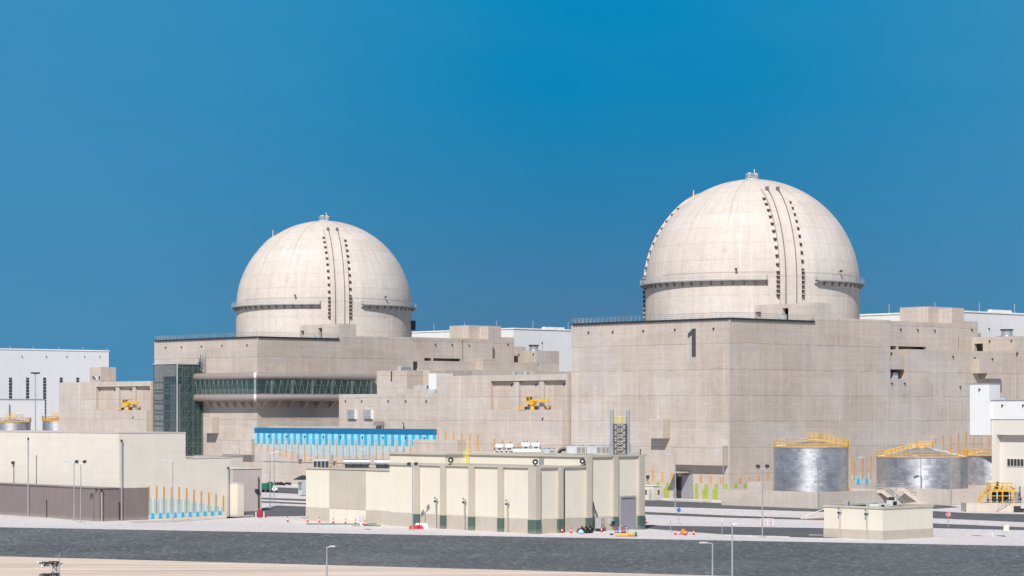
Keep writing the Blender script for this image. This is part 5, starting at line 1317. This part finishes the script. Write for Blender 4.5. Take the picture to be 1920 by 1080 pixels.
def small_tank(p0, p1, Y, top, lab):
    a, b = PD(p0, Y), PD(p1, Y); r = (b[0]-a[0])/2; zt = EYE+(HOR-top)*Y/FPX
    t = thing('small_storage_tank', lab, 'storage tank', ((a[0]+b[0])/2, Y, 0), 0, 'small silver tanks at the far left')
    m = MB(); m.cyl((0, 0, 0), (0, 0, zt), r, n=40); m.build('shell', 'tank', t)
    m = MB(); m.cyl((0, 0, zt), (0, 0, zt+.12), r+.1, n=40); m.cyl((0, 0, zt+.12), (0, 0, zt+1.1), r, .4, n=40); m.build('roof', 'galv', t)
    m = MB(); pts = [((r+.1)*math.cos(2*PI*i/24), (r+.1)*math.sin(2*PI*i/24), zt+.12) for i in range(25)]; rails(m, pts, 1.3, 3, .08, 1)
    rails(m, [(-r*.4, -.8, zt+1.1), (r*.6, -.8, zt+1.1)], 1.3, .9, .08, 1)
    for a_, b_ in zip(pts, pts[1:]): m.cyl(a_, b_, .16, n=4, caps=False)
    m.build('rim_railing', 'yellow', t)
    m = MB(); m.tube([(r*.1, -1, zt+.8), (r*.2, -1, zt+2.5), (r*.45, -1, zt+2.6), (r*.5, -1, zt+1.2)], .18, 6); m.build('vent_pipe', 'lgrey', t)
small_tank(-6, 57, 735, 792, 'small silver tank with yellow railing at the left photo edge')
small_tank(80, 142, 735, 789, 'small silver tank with yellow railing partly hidden by the crane block')

# ================================================================== LAMPS, SIGNS, CONES
def street_lamp(px, pb, pt, side, lab, zb=0., group='single arm street lamps', arm=1.6, r=.075, Y=None):
    X, Yg = G(px, pb, zb) if Y is None else PD(px, Y); h = EYE+(HOR-pt)*Yg/FPX-zb
    t = thing('street_lamp', lab, 'street lamp', (X, Yg, zb), 0, group)
    m = MB(); m.box(-.3, .3, -.3, .3, 0, .15); m.cyl((0, 0, .1), (0, 0, h), r*1.35, r*.9, n=8); m.build('pole', 'galv', t)
    m = MB(); m.cyl((0, 0, h-.05), (side*arm*.5, 0, h+.1), r*.6, n=6); m.build('arm', 'galv', t)
    m = MB(); x0, x1 = sorted((side*arm*.4, side*arm)); m.prism([(x0, -.16), (x1, -.14), (x1, .14), (x0, .16)], h+.02, h+.2); m.build('lamp_head', 'lgrey', t)
for a in ((139, 977.2, 867, -1, 'grey street lamp beside the paired floodlights in front of the brown base'),
          (324, 978.3, 864.5, -1, 'grey street lamp in front of the striped mural of the cream hall'),
          (506.5, 952.5, 850, 1, 'front street lamp of the two close ones in the gap beside the pinkish wall'),
          (514, 947.5, 847.5, 1, 'rear street lamp of the two close ones in the gap beside the pinkish wall'),
          (1266, 955, 852.5, -1, 'grey street lamp in front of the big grey gate'),
          (1356, 941, 845, -1, 'grey street lamp at the left end of the tall tank bund'),
          (1534, 954.5, 850, -1, 'grey street lamp in front of the tallest silver tank'),
          (1624, 937.5, 858.5, -1, 'short street lamp between the tallest tank and the widest tank'),
          (1726.5, 943, 855.5, -1, 'grey street lamp in front of the middle of the widest tank'),
          (1783, 948.5, 847, -1, 'grey street lamp in front of the right side of the widest tank'),
          (400.5, 935, 862, 1, 'lamp head just above the lower roof of the cream hall'),
          (449, 930, 838.5, -1, 'lamp rising behind the small cream block'),
          (474.5, 931, 843.5, -1, 'lamp beside the dark opening under the concrete hood'),
          (588.5, 915, 859, -1, 'lamp standing behind the left roof of the patchwork building'),
          (686, 917, 843, -1, 'lamp standing in front of the orange bars of the blue mural'),
          (1646, 925, 838.5, -1, 'lamp at the left rim of the widest tank')):
    street_lamp(*a)
street_lamp(612.8, 1094, 1026, 1, 'foreground street lamp below the patchwork building, arm to the right', -3.0, 'foreground lamps on the sand', 1.0, .085)
street_lamp(1336, 1110, 1019, -1, 'foreground street lamp with its arm to the left, right of centre', -3.0, 'foreground lamps on the sand', 1.5, .09)
street_lamp(1373, 1118, 983, 1, 'tallest foreground street lamp with a thin arm to the right', -3.0, 'foreground lamps on the sand', 1.3, .085)
def flood(px, pb, pt, lab, w=1.6, Y=None, pole='galv', r=.07):
    X, Yg = G(px, pb) if Y is None else PD(px, Y); h = EYE+(HOR-pt)*Yg/FPX
    t = thing('twin_floodlight', lab, 'floodlight', (X, Yg, 0), 0, 'twin headed floodlight poles')
    m = MB(); m.prism([(-.55, -.4), (.55, -.4), (.55, .4), (-.55, .4)], 0, .14); m.cyl((0, 0, .1), (0, 0, h), r*1.3, r, n=8); m.cyl((-w/2, 0, h-.1), (w/2, 0, h-.1), .05, n=6); m.build('pole', pole, t)
    for s in (-1, 1):
        m = MB(); x = s*w/2; m.prism([(x-.30, -.34), (x+.30, -.34), (x+.24, .2), (x-.24, .2)], h+.05, [h+.30, h+.30, h+.48, h+.48]); m.box(x-.05, x+.05, -.05, .05, h-.1, h+.1); m.build('floodlight_head', 'dark', t)
flood(151.5, 980, 868.5, 'twin floodlight pole in front of the brown base of the cream hall', 1.25)
flood(773.5, 994, 873, 'twin floodlight pole in front of the left end of the pilastered building', 1.05)
flood(790.5, 984, 957, 'short twin floodlight standing above the white barrier', .95, None, 'grey', .05)
flood(1429.5, 1008, 877.5, 'twin floodlight pole at the edge of the dark slope left of the hut', 1.3)
X, Y = PD(66.5, 540); t = thing('light_mast', 'tall mast with clustered lamps behind the cream hall at left', 'light mast', (X, Y, 0))
h = EYE+(HOR-700)*540/FPX; m = MB(); m.cyl((0, 0, 0), (0, 0, h), .2, .1, n=8); m.build('pole', 'galv', t)
m = MB()
for i in range(6): a_ = i*PI/3; m.cyl((0, 0, h-.2), (.8*math.cos(a_), .8*math.sin(a_), h), .05, n=4); m.box(.8*math.cos(a_)-.22, .8*math.cos(a_)+.22, .8*math.sin(a_)-.2, .8*math.sin(a_)+.2, h-.1, h+.25)
m.build('lamp_cluster', 'dark', t)
# foreground lattice mast head
X, Y = G(111.5, 1125, -3); t = thing('cable_mast', 'dark tangled lattice mast head rising from the lower left edge', 'mast', (X, Y, -3)); s = Y/FPX
zz = lambda py: EYE+(HOR-py)*s+3
m = MB(); m.cyl((0, 0, 0), (0, 0, zz(1036)), .07, .04, n=6)
for d in ((-.75, 0), (-.4, .4)): m.cyl((d[0], d[1], 0), (d[0], d[1], zz(1056)), .06, n=5)
z0 = zz(1118); dz = (zz(1052)-z0)/7
for i in range(7): m.tube([(0, 0, z0+i*dz), (-.75, 0, z0+(i+1)*dz), (-.4, .4, z0+i*dz), (0, 0, z0+(i+1)*dz)], .045, 4)
m.build('lattice', 'grey', t)
m = MB(); rr = random.Random(5)
for zq in (1054, 1076):
    zc_ = zz(zq)
    m.tube([(-2.2, 0, zc_-.12), (-1.4, -.2, zc_-.02), (-.6, 0, zc_+.06), (0, 0, zc_)], .08, 5); m.tube([(-1.9, .2, zc_-.22), (-.9, .2, zc_-.15), (0, .1, zc_-.12)], .07, 5)
    for i in range(9):
        x = -1.9+i*.22+rr.uniform(-.08, .08); m.tube([(x, rr.uniform(-.3, .3), zc_+rr.uniform(-.1, .15)), (x+rr.uniform(-.3, .3), 0, zc_-rr.uniform(.2, .6)), (x+rr.uniform(-.1, .5), 0, zc_-rr.uniform(.1, .5))], .055, 5)
for x, py in ((-2.3, 1054), (-1.7, 1056), (-1.9, 1062)): m.ball((x, 0, zz(py)), .16, .16, .12, 8, 6, 1)
m.build('cable_arm', ['dark', 'white2'], t)

def cone(X, Y, lab, first=[None]):
    t = thing('traffic_cone', lab, 'traffic cone', (X, Y, 0), 0, 'red and white traffic cones')
    if first[0] is None:
        a = MB(); a.box(-.22, .22, -.22, .22, 0, .05, 0); a.cyl((0, 0, .05), (0, 0, .35), .17, .125, 12, 0); a.cyl((0, 0, .35), (0, 0, .52), .125, .095, 12, 1); a.cyl((0, 0, .52), (0, 0, .82), .095, .035, 12, 0)
        o = a.build('cone_body', ['red', 'white2'], t); first[0] = o
        b = MB(); b.cyl((0, 0, .82), (0, 0, .92), .05, n=8); b.build('cone_tip', 'red', t); first.append(bpy.data.objects['cone_tip'])
    else:
        for o in first: c = o.copy(); COL.objects.link(c); c.parent = t
    return t
for px, py, lab in ((539.5, 978.3, 'cone alone on the gravel, left of the patchwork building'), (576.8, 979, 'cone at the left corner of the patchwork building'), (598.8, 979.8, 'second cone from the left along the patchwork building'),
                    (625, 981, 'cone below the tan panel, left of the grey meter box'), (648, 982, 'cone just left of the grey meter box'), (666.5, 983, 'cone right next to the left side of the meter box'),
                    (683.5, 985, 'left cone of the close pair right of the meter box'), (686.3, 986, 'right cone of the close pair right of the meter box'),
                    (1053.8, 999.5, 'cone at the left end of the bags by the pilastered building'), (1071, 1000, 'cone in front of the dark mat beside the bags'), (1103.5, 998.8, 'cone in front of the black bags'),
                    (1128, 998, 'cone between the black bags and the grey cabinet'), (1266.5, 1003, 'left cone guarding the orange bundle'), (1284.5, 1004, 'cone touching the orange bundle'), (1300.5, 1003, 'right cone guarding the orange bundle'), (1210.8, 981.5, 'cone half hidden behind the right end of the pilastered building')):
    X, Y = G(px, py); cone(X, Y, lab)

# signs
def sign(px, pb, pt, kind, lab):
    X, Y = G(px, pb); h = EYE+(HOR-pt)*Y/FPX; t = thing('road_sign', lab, 'sign', (X, Y, 0), 0)
    m = MB(); m.cyl((0, 0, 0), (0, 0, h-.1), .045, n=6); m.build('post', 'galv', t); m = MB()
    if kind == 'stop':
        r = .36; m.cyl((0, -.05, h-r), (0, -.08, h-r), r, n=28, mi=1); m.cyl((0, -.08, h-r), (0, -.10, h-r), r*.93, n=28, mi=0); f = m.build('face', ['red', 'white2'], t)
        for txt, z, s in (('\uFED2\uFED7', h-r+.03, .36), ('STOP', h-r-.24, .25)):
            cu = bpy.data.curves.new('lettering', 'FONT'); cu.body = txt; cu.size = s; cu.align_x = 'CENTER'; cu.extrude = .004; cu.offset = .004
            o = bpy.data.objects.new('lettering', cu); COL.objects.link(o); o.parent = f; o.location = (0, -.112, z); o.rotation_euler = (PI/2, 0, 0); cu.materials.append(M['white2']); bpy.context.view_layer.update(); me = bpy.data.meshes.new_from_object(o.evaluated_get(bpy.context.evaluated_depsgraph_get())); o2 = bpy.data.objects.new('lettering', me); COL.objects.link(o2); o2.parent = f; o2.location = o.location; o2.rotation_euler = o.rotation_euler; bpy.data.objects.remove(o)
    elif kind == 'blue': m.cyl((0, -.05, h-.28), (0, -.08, h-.28), .32, n=20); m.build('face', 'bluep', t)
    else: m.box(-.18, .18, -.09, -.05, h-.55, h, 0); m.build('face', 'lgrey', t)
sign(1778, 990.5, 960, 'stop', 'red round stop sign on a thin post right of the small hut')
sign(1272.8, 983, 953, 'blue', 'small blue round sign on a thin post behind the grey sign')
sign(1257, 998.8, 967.5, 'g', 'small grey sign on a post in front of the right end of the pilastered building')
sign(1354, 1004, 971.5, 'g', 'small grey sign on a post in the middle of the asphalt apron')

# ---- small objects
def T_(name, lab, cat, px, py, rot=0, group=None): X, Y = G(px, py); return thing(name, lab, cat, (X, Y, 0), rot, group)
# security cabin
X, Y = PD(1222, 476); t = thing('security_cabin', 'small cream security cabin left of the big gate', 'cabin', (X, Y, 0), ROT)
m = MB(); m.box(-1.1, .9, -1.5, 1.6, .15, 2.85); m.build('wall', 'cream', t)
m = MB(); m.box(-1.25, 1.05, -1.65, 1.75, 2.85, 3.0); m.build('roof', 'white2', t)
m = MB(); m.box(-1.14, -1.1, .2, 1.2, 1.1, 2.1); m.build('window', 'glass2', t); m = MB(); m.box(.1, .7, -1.54, -1.5, 1.1, 2.1); m.build('window', 'glass2', t)
m = MB(); m.box(-1.14, -1.1, -1.2, -.3, .2, 2.3); m.build('door', 'lgrey', t); m = MB(); m.box(-1.3, 1.1, -1.7, 1.8, 0, .15); m.build('base', 'slab', t)
# grey cabinet and cables at the pilastered building
F = Fr(*PD(1005.5, 345))
w = F.w(F.x(1121, -.8), -.8); t = thing('electrical_cabinet', 'grey electrical cabinet against the pilastered building left of its roller door', 'cabinet', (w[0], w[1], 0), ROT)
m = MB(); m.box(-.2, 1.0, -.3, .4, .45, 2.0); m.build('body', 'lgrey', t); m = MB(); m.box(.35, .98, -.34, -.3, .5, 1.95); d = m.build('door', 'grey', t); m = MB(); m.box(.55, .75, -.37, -.34, 1.2, 1.5); m.build('warning_plate', 'yellow', d)
m = MB(); [m.box(x, x+.08, -.25, .3, 0, .45) for x in (-.18, .88)]; m.build('stand', 'dark', t)
w = F.w(F.x(1112, -.3), -.3); t = thing('hanging_cables', 'black cables hanging down the wall left of the grey cabinet', 'cable', (w[0], w[1], 0), ROT)
m = MB(); rr = random.Random(2)
for k_ in range(3):
    pts = [(rr.uniform(-.1, .1)+.12*i*(k_ == 1), -.05-.05*k_, 4.3-.45*i) for i in range(10)]; m.tube(pts, .045, 5)
m.tube([(0, -.1, 3.6), (.7, -.1, 2.6), (.9, -.1, 2.3)], .06, 5)
m.build('cable', 'blackpipe', t)
# bags and litter
for px, py, s, mat, lab, col in ((1091, 999.5, .55, 'blackbag', 'leftmost black plastic bag of the heap by the pilastered building', 0), (1098, 1000, .6, 'blackbag', 'middle black plastic bag of the heap', 0), (1107, 999.5, .62, 'blackbag', 'rightmost black plastic bag of the heap', 0), (1089.5, 1001.5, .42, 'blue3', 'pale blue plastic bag in front of the black bags', 0), (1084, 999, .3, 'maroon', 'small dark red bag at the left end of the bag heap', 0)):
    X, Y = G(px, py); t = thing('rubbish_bag', lab, 'bag', (X, Y, 0), rr.uniform(0, 3), 'rubbish bags by the cream wall')
    m = MB(); m.ball((0, 0, s*.72), s, s*.85, s*.8, 12, 8)
    q2 = random.Random(px)
    m.v = [(x*(1+q2.uniform(-.0, .0))+.06*math.sin(9*z_+x*7), y+.06*math.cos(8*x+z_*5), max(0, z_+.05*math.sin(11*x+6*y))) for x, y, z_ in m.v]
    m.build('sack', mat, t); m = MB(); m.cyl((0, 0, s*1.4), (.08, 0, s*1.75), .05, .16, n=8); m.build('tied_neck', mat, t)
t = T_('rubber_mat', 'flat dark mat on the gravel between the left two cones by the bags', 'mat', 1063, 997); m = MB(); m.prism([(-1, -.6), (.9, -.8), (1.1, .5), (-.8, .7)], .0, .09); m.box(-.6, .2, -.5, -.1, .09, .2); m.build('mat', 'blackbag', t)
t = T_('hose_roll', 'ochre hose with a green end lying on the gravel right of the frames', 'hose', 1174, 1006); m = MB(); m.tube([(-1.5, .3, .22), (-.7, 0, .22), (.3, -.15, .24), (1.2, 0, .3)], .24, 10); m.build('hose', 'hosey', t); m = MB(); m.cyl((1.2, 0, .3), (1.5, .05, .32), .3, n=12); m.build('hose_end', 'greenp', t)
t = T_('barrier_stack', 'red and blue stacked crowd barrier frames beside the ochre hose', 'barriers', 1165, 1003); m = MB()
for i in range(5):
    x = -.9+i*.36; m.tube([(x, -.3+.1*i, 0), (x, -.3+.1*i, 1.25), (x+.35, .3, 1.25), (x+.35, .3, 0)], .05, 5, i % 3)
    for zz_ in (.35, .7, 1.0): m.cyl((x, -.3+.1*i, zz_), (x+.35, .3, zz_), .05, n=5, mi=(i+1) % 3)
m.build('frames', ['red', 'bluep', 'white2'], t)
m = MB(); m.ball((-.6, -.4, .25), .35, .3, .25, 8, 6, 0); m.ball((.3, -.5, .3), .4, .3, .3, 8, 6, 1); m.ball((-1.4, -.4, .12), .3, .2, .12, 8, 6, 2); m.build('tarpaulin', ['bluep', 'maroon', 'dark'], t)
t = T_('orange_bundle', 'orange crumpled bundle between three cones on the gravel', 'bundle', 1283, 1002.5); t.scale = (.66, .66, .75); m = MB(); m.ball((0, 0, .42), .85, .5, .42, 12, 8); m.ball((-.25, 0, .8), .45, .35, .3, 10, 6); m.v = [(x+.08*math.sin(8*z_), y+.08*math.cos(9*x), max(0, z_+.06*math.sin(10*x))) for x, y, z_ in m.v]; m.build('cloth', 'hoseo', t); m = MB(); m.box(-1.3, -.6, -.3, .3, 0, .1); m.cyl((-1.2, 0, 1.0), (1.3, 0, 1.05), .03, n=4); m.build('tape', 'maroon', t)
t = T_('plastic_barrier', 'red and white plastic barriers lying below the short twin floodlight', 'barrier', 788.5, 991.5)
m = MB(); m.prism([(-1.7, -.5), (.4, -.5), (.4, -.1), (-1.7, -.1)], 0, .38); m.box(-1.5, .2, -.45, -.15, .38, .55); m.build('red_section', 'red', t)
m = MB(); m.prism([(-.9, .0), (1.1, .0), (1.1, .45), (-.9, .45)], 0, .62); m.box(-.7, .9, .1, .35, .62, .85); m.build('white_section', 'white2', t)
t = T_('meter_box', 'grey meter box on a low white stand in front of the patchwork building', 'box', 677, 984); m = MB(); m.box(-.38, .38, -.25, .25, .55, 1.35); m.build('body', 'lgrey', t); m = MB(); m.box(-.15, .0, -.1, .1, 0, .55); m.box(.1, .2, -.1, .1, 0, .55); m.build('leg', 'white2', t)
t = T_('box_cabinet', 'pale box on a post above flat pit covers at right', 'box', 1887, 1007.5); m = MB(); m.box(-.42, .32, -.25, .25, .85, 1.75); m.build('body', 'cream2', t); m = MB(); m.box(-.08, .08, -.08, .08, 0, .85); m.box(-.5, .4, -.3, .3, 0, .08); m.build('post', 'lgrey', t)
for px, py, w_, lab in ((1830, 1006, 1.0, 'flat dark pit cover left of the pale box on its post'), (1874, 1006, .75, 'flat dark pit cover right beside the pale box on its post'), (668, 987, .8, 'flat dark pit cover below the grey meter box'), (689, 993.5, .6, 'flat rusty pit cover near the slope edge below the meter box'), (570, 972, .6, 'flat grey pit cover left of the patchwork building'), (1537, 1003.5, 1.6, 'flat black trench cover left of the small hut')):
    t = T_('pit_cover', lab, 'pit cover', px, py, 0, 'pit covers in the gravel'); m = MB(); m.prism([(-w_, -.6), (w_*.1, -1.0), (w_, -.5), (0, .4)], 0, .12); m.build('frame', 'slab', t); m = MB(); m.prism([(-w_*.8, -.55), (w_*.1, -.85), (w_*.8, -.45), (0, .2)], .12, .16); m.build('lid', 'dark' if px != 689 else 'maroon', t)
t = T_('standpipe', 'short white bent pipe left of the pale box on its post', 'pipe', 1861, 1007); m = MB(); m.tube([(0, 0, 0), (0, 0, .55), (-.15, 0, .62), (-.2, 0, .5)], .05, 6); m.build('pipe', 'white2', t)
for px, py, lab in ((640, 983.4, 'dark green hose line lying along the foot of the patchwork building'), (698, 986.5, 'dark green mat piece right of the cone pair')):
    t = T_('green_net', lab, 'netting', px, py); m = MB(); w_ = 5.5 if px == 640 else 1.3; q = [Vector((-w_, .2, .06)), Vector((-w_*.3, -.1, .08)), Vector((w_*.4, -.25, .06)), Vector((w_, -.3, .07))]; m.tube([tuple(x) for x in q], .12, 6); m.build('net', 'greenp', t)
t = T_('fire_cabinet', 'dark red cabinet standing between white bollards at the gap', 'cabinet', 487, 970.5); m = MB(); m.box(-.32, .32, -.3, .3, 0, 1.3); m.build('body', 'maroon', t); m = MB(); m.box(-.28, .28, -.33, -.3, .1, 1.2); m.build('door', 'maroon', t)
for px, lab in ((480, 'short white bollard left of the dark red cabinet'), (495, 'short white bollard right of the dark red cabinet')): t = T_('bollard', lab, 'bollard', px, 970.6, 0, 'white bollards'); m = MB(); m.cyl((0, 0, 0), (0, 0, .95), .09, n=10); m.ball((0, 0, .95), .09, .09, .06, 10, 6); m.build('post', 'white2', t)
t = T_('extinguisher_stand', 'small red drum beside the right white bollard', 'drum', 497.8, 970.8); m = MB(); m.cyl((0, 0, 0), (0, 0, .68), .16, n=12); m.build('drum', 'red', t); m = MB(); m.cyl((0, 0, .68), (0, 0, .76), .07, n=8); m.build('cap', 'dark', t)
t = T_('utility_cart', 'green utility cart in the street beyond the pinkish wall', 'cart', 504, 923, ROT); m = MB(); m.box(-1.4, 1.4, -.8, .8, .6, 2.0); m.build('body', 'greenp', t)
for x in (-.9, .9):
    for y in (-.8, .8): m = MB(); m.cyl((x, y-.1, .35), (x, y+.1, .35), .35, n=12); m.build('wheel', 'blackbag', t)
m = MB(); m.tube([(1.4, 0, .7), (2.4, 0, .6)], .08, 5); m.build('drawbar', 'lgrey', t)
t = T_('equipment_trolley', 'white small equipment right of the green cart', 'trolley', 514.5, 923); m = MB(); m.box(-.7, .7, -.4, .4, .3, 1.0); m.box(-.3, .3, -.3, .3, 1, 1.5); m.build('body', 'white2', t); m = MB(); [m.cyl((x, -.45, .25), (x, -.35, .25), .25, n=10) for x in (-.5, .5)]; m.build('wheels', 'blackbag', t)
rr = random.Random(8)
for i, (px, lab) in enumerate(((508, 'dark heap left of the others against the far wall foot'), (519, 'second dark heap from the left against the far wall foot'), (528, 'third dark heap from the left against the far wall foot'), (540, 'dark heap rightmost against the far wall foot'))):
    t = T_('pipe_heap', lab, 'heap', px, 909.5+i*.3, 0, 'dark heaps of tubes by the far wall'); m = MB()
    for k_ in range(9): m.tube([(rr.uniform(-.9, -.2), rr.uniform(-.4, .4), rr.uniform(.1, .8)), (rr.uniform(.1, .9), rr.uniform(-.4, .4), rr.uniform(.1, .7))], .16, 6)
    m.build('tubes', 'blackbag', t)
# chiller cabinet at the mural wall foot
X, Y = PD(568, 500); t = thing('wall_unit', 'pale condenser cabinet half hidden left of the patchwork building', 'cabinet', (X, Y, 0), ROT); m = MB(); m.box(-.7, .7, -.7, .7, .2, 2.9); m.build('body', 'lgrey', t); m = MB(); m.box(-.74, -.7, -.55, .55, 1.3, 2.6); m.build('grille', 'grey', t); m = MB(); m.prism([(-1.6, -.9), (.6, -.9), (.6, 1.2), (-1.6, 1.2)], 3.4, [3.5, 4.3, 4.3, 3.5]); m.build('canopy', 'dark', t)
# wall boxes on the mural wall
for px, pt, pb in ((565.3, 850, 861), (629, 852, 864.5)):
    y = C1.y(px, -1); z0, z1 = C1.z(pb, -1, y), C1.z(pt, -1, y); m = MB(); m.box(-1.9, -.96, y-.35, y+.45, z0, z1, 0); m.box(-1.95, -1.9, y-.25, y+.3, z0+.1, z1-.1, 1); m.build('wall_vent', ['lgrey', 'grey'], LK)
m = MB(); ya, yb = C1.y(800, -1.15), C1.y(492, -1.15); m.cyl((-1.1, ya, 5.6), (-1.1, yb, 5.6), .06, n=5); m.build('conduit', 'lgrey', LK)
# striped crowd barriers beside the twin floodlight
t = T_('crowd_barrier', 'red and white crowd barrier beside the floodlight pole left of the hut', 'barrier', 1438, 987); m = MB()
for x in (-.95, -.1, .1, .95): m.cyl((x, 0, 0), (x, 0, 1.25), .04, n=6, mi=0)
for zz_ in (.3, .75, 1.2):
    for i in range(8): m.cyl((-.95+i*.2375, 0, zz_), (-.95+(i+1)*.2375, 0, zz_), .05, n=6, mi=1 if i % 3 == 0 else 0)
m.build('frame', ['white2', 'red'], t)
m = MB(); [m.cyl((x, -.3, .04), (x, .3, .04), .05, n=5) for x in (-.9, .9)]; m.build('foot', 'lgrey', t)
# sloping ramp guard left of the hut
t = T_('ramp', 'rust coloured ramp with a sloping white handrail behind the left of the hut', 'ramp', 1545, 973.5); m = MB(); m.prism([(-3.9, -.3), (2, -.3), (2, 1.3), (-3.9, 1.3)], 0, [.06, .5, .5, .06]); m.build('deck', plain('ramp_deck', (.36, .22, .17), .8), t); m = MB(); m.tube([(-3.8, -.25, .2), (1.2, -.25, 2.2)], .06, 5); m.tube([(-3.8, -.25, .1), (2, -.25, .5)], .05, 5); m.build('handrail', 'white2', t)
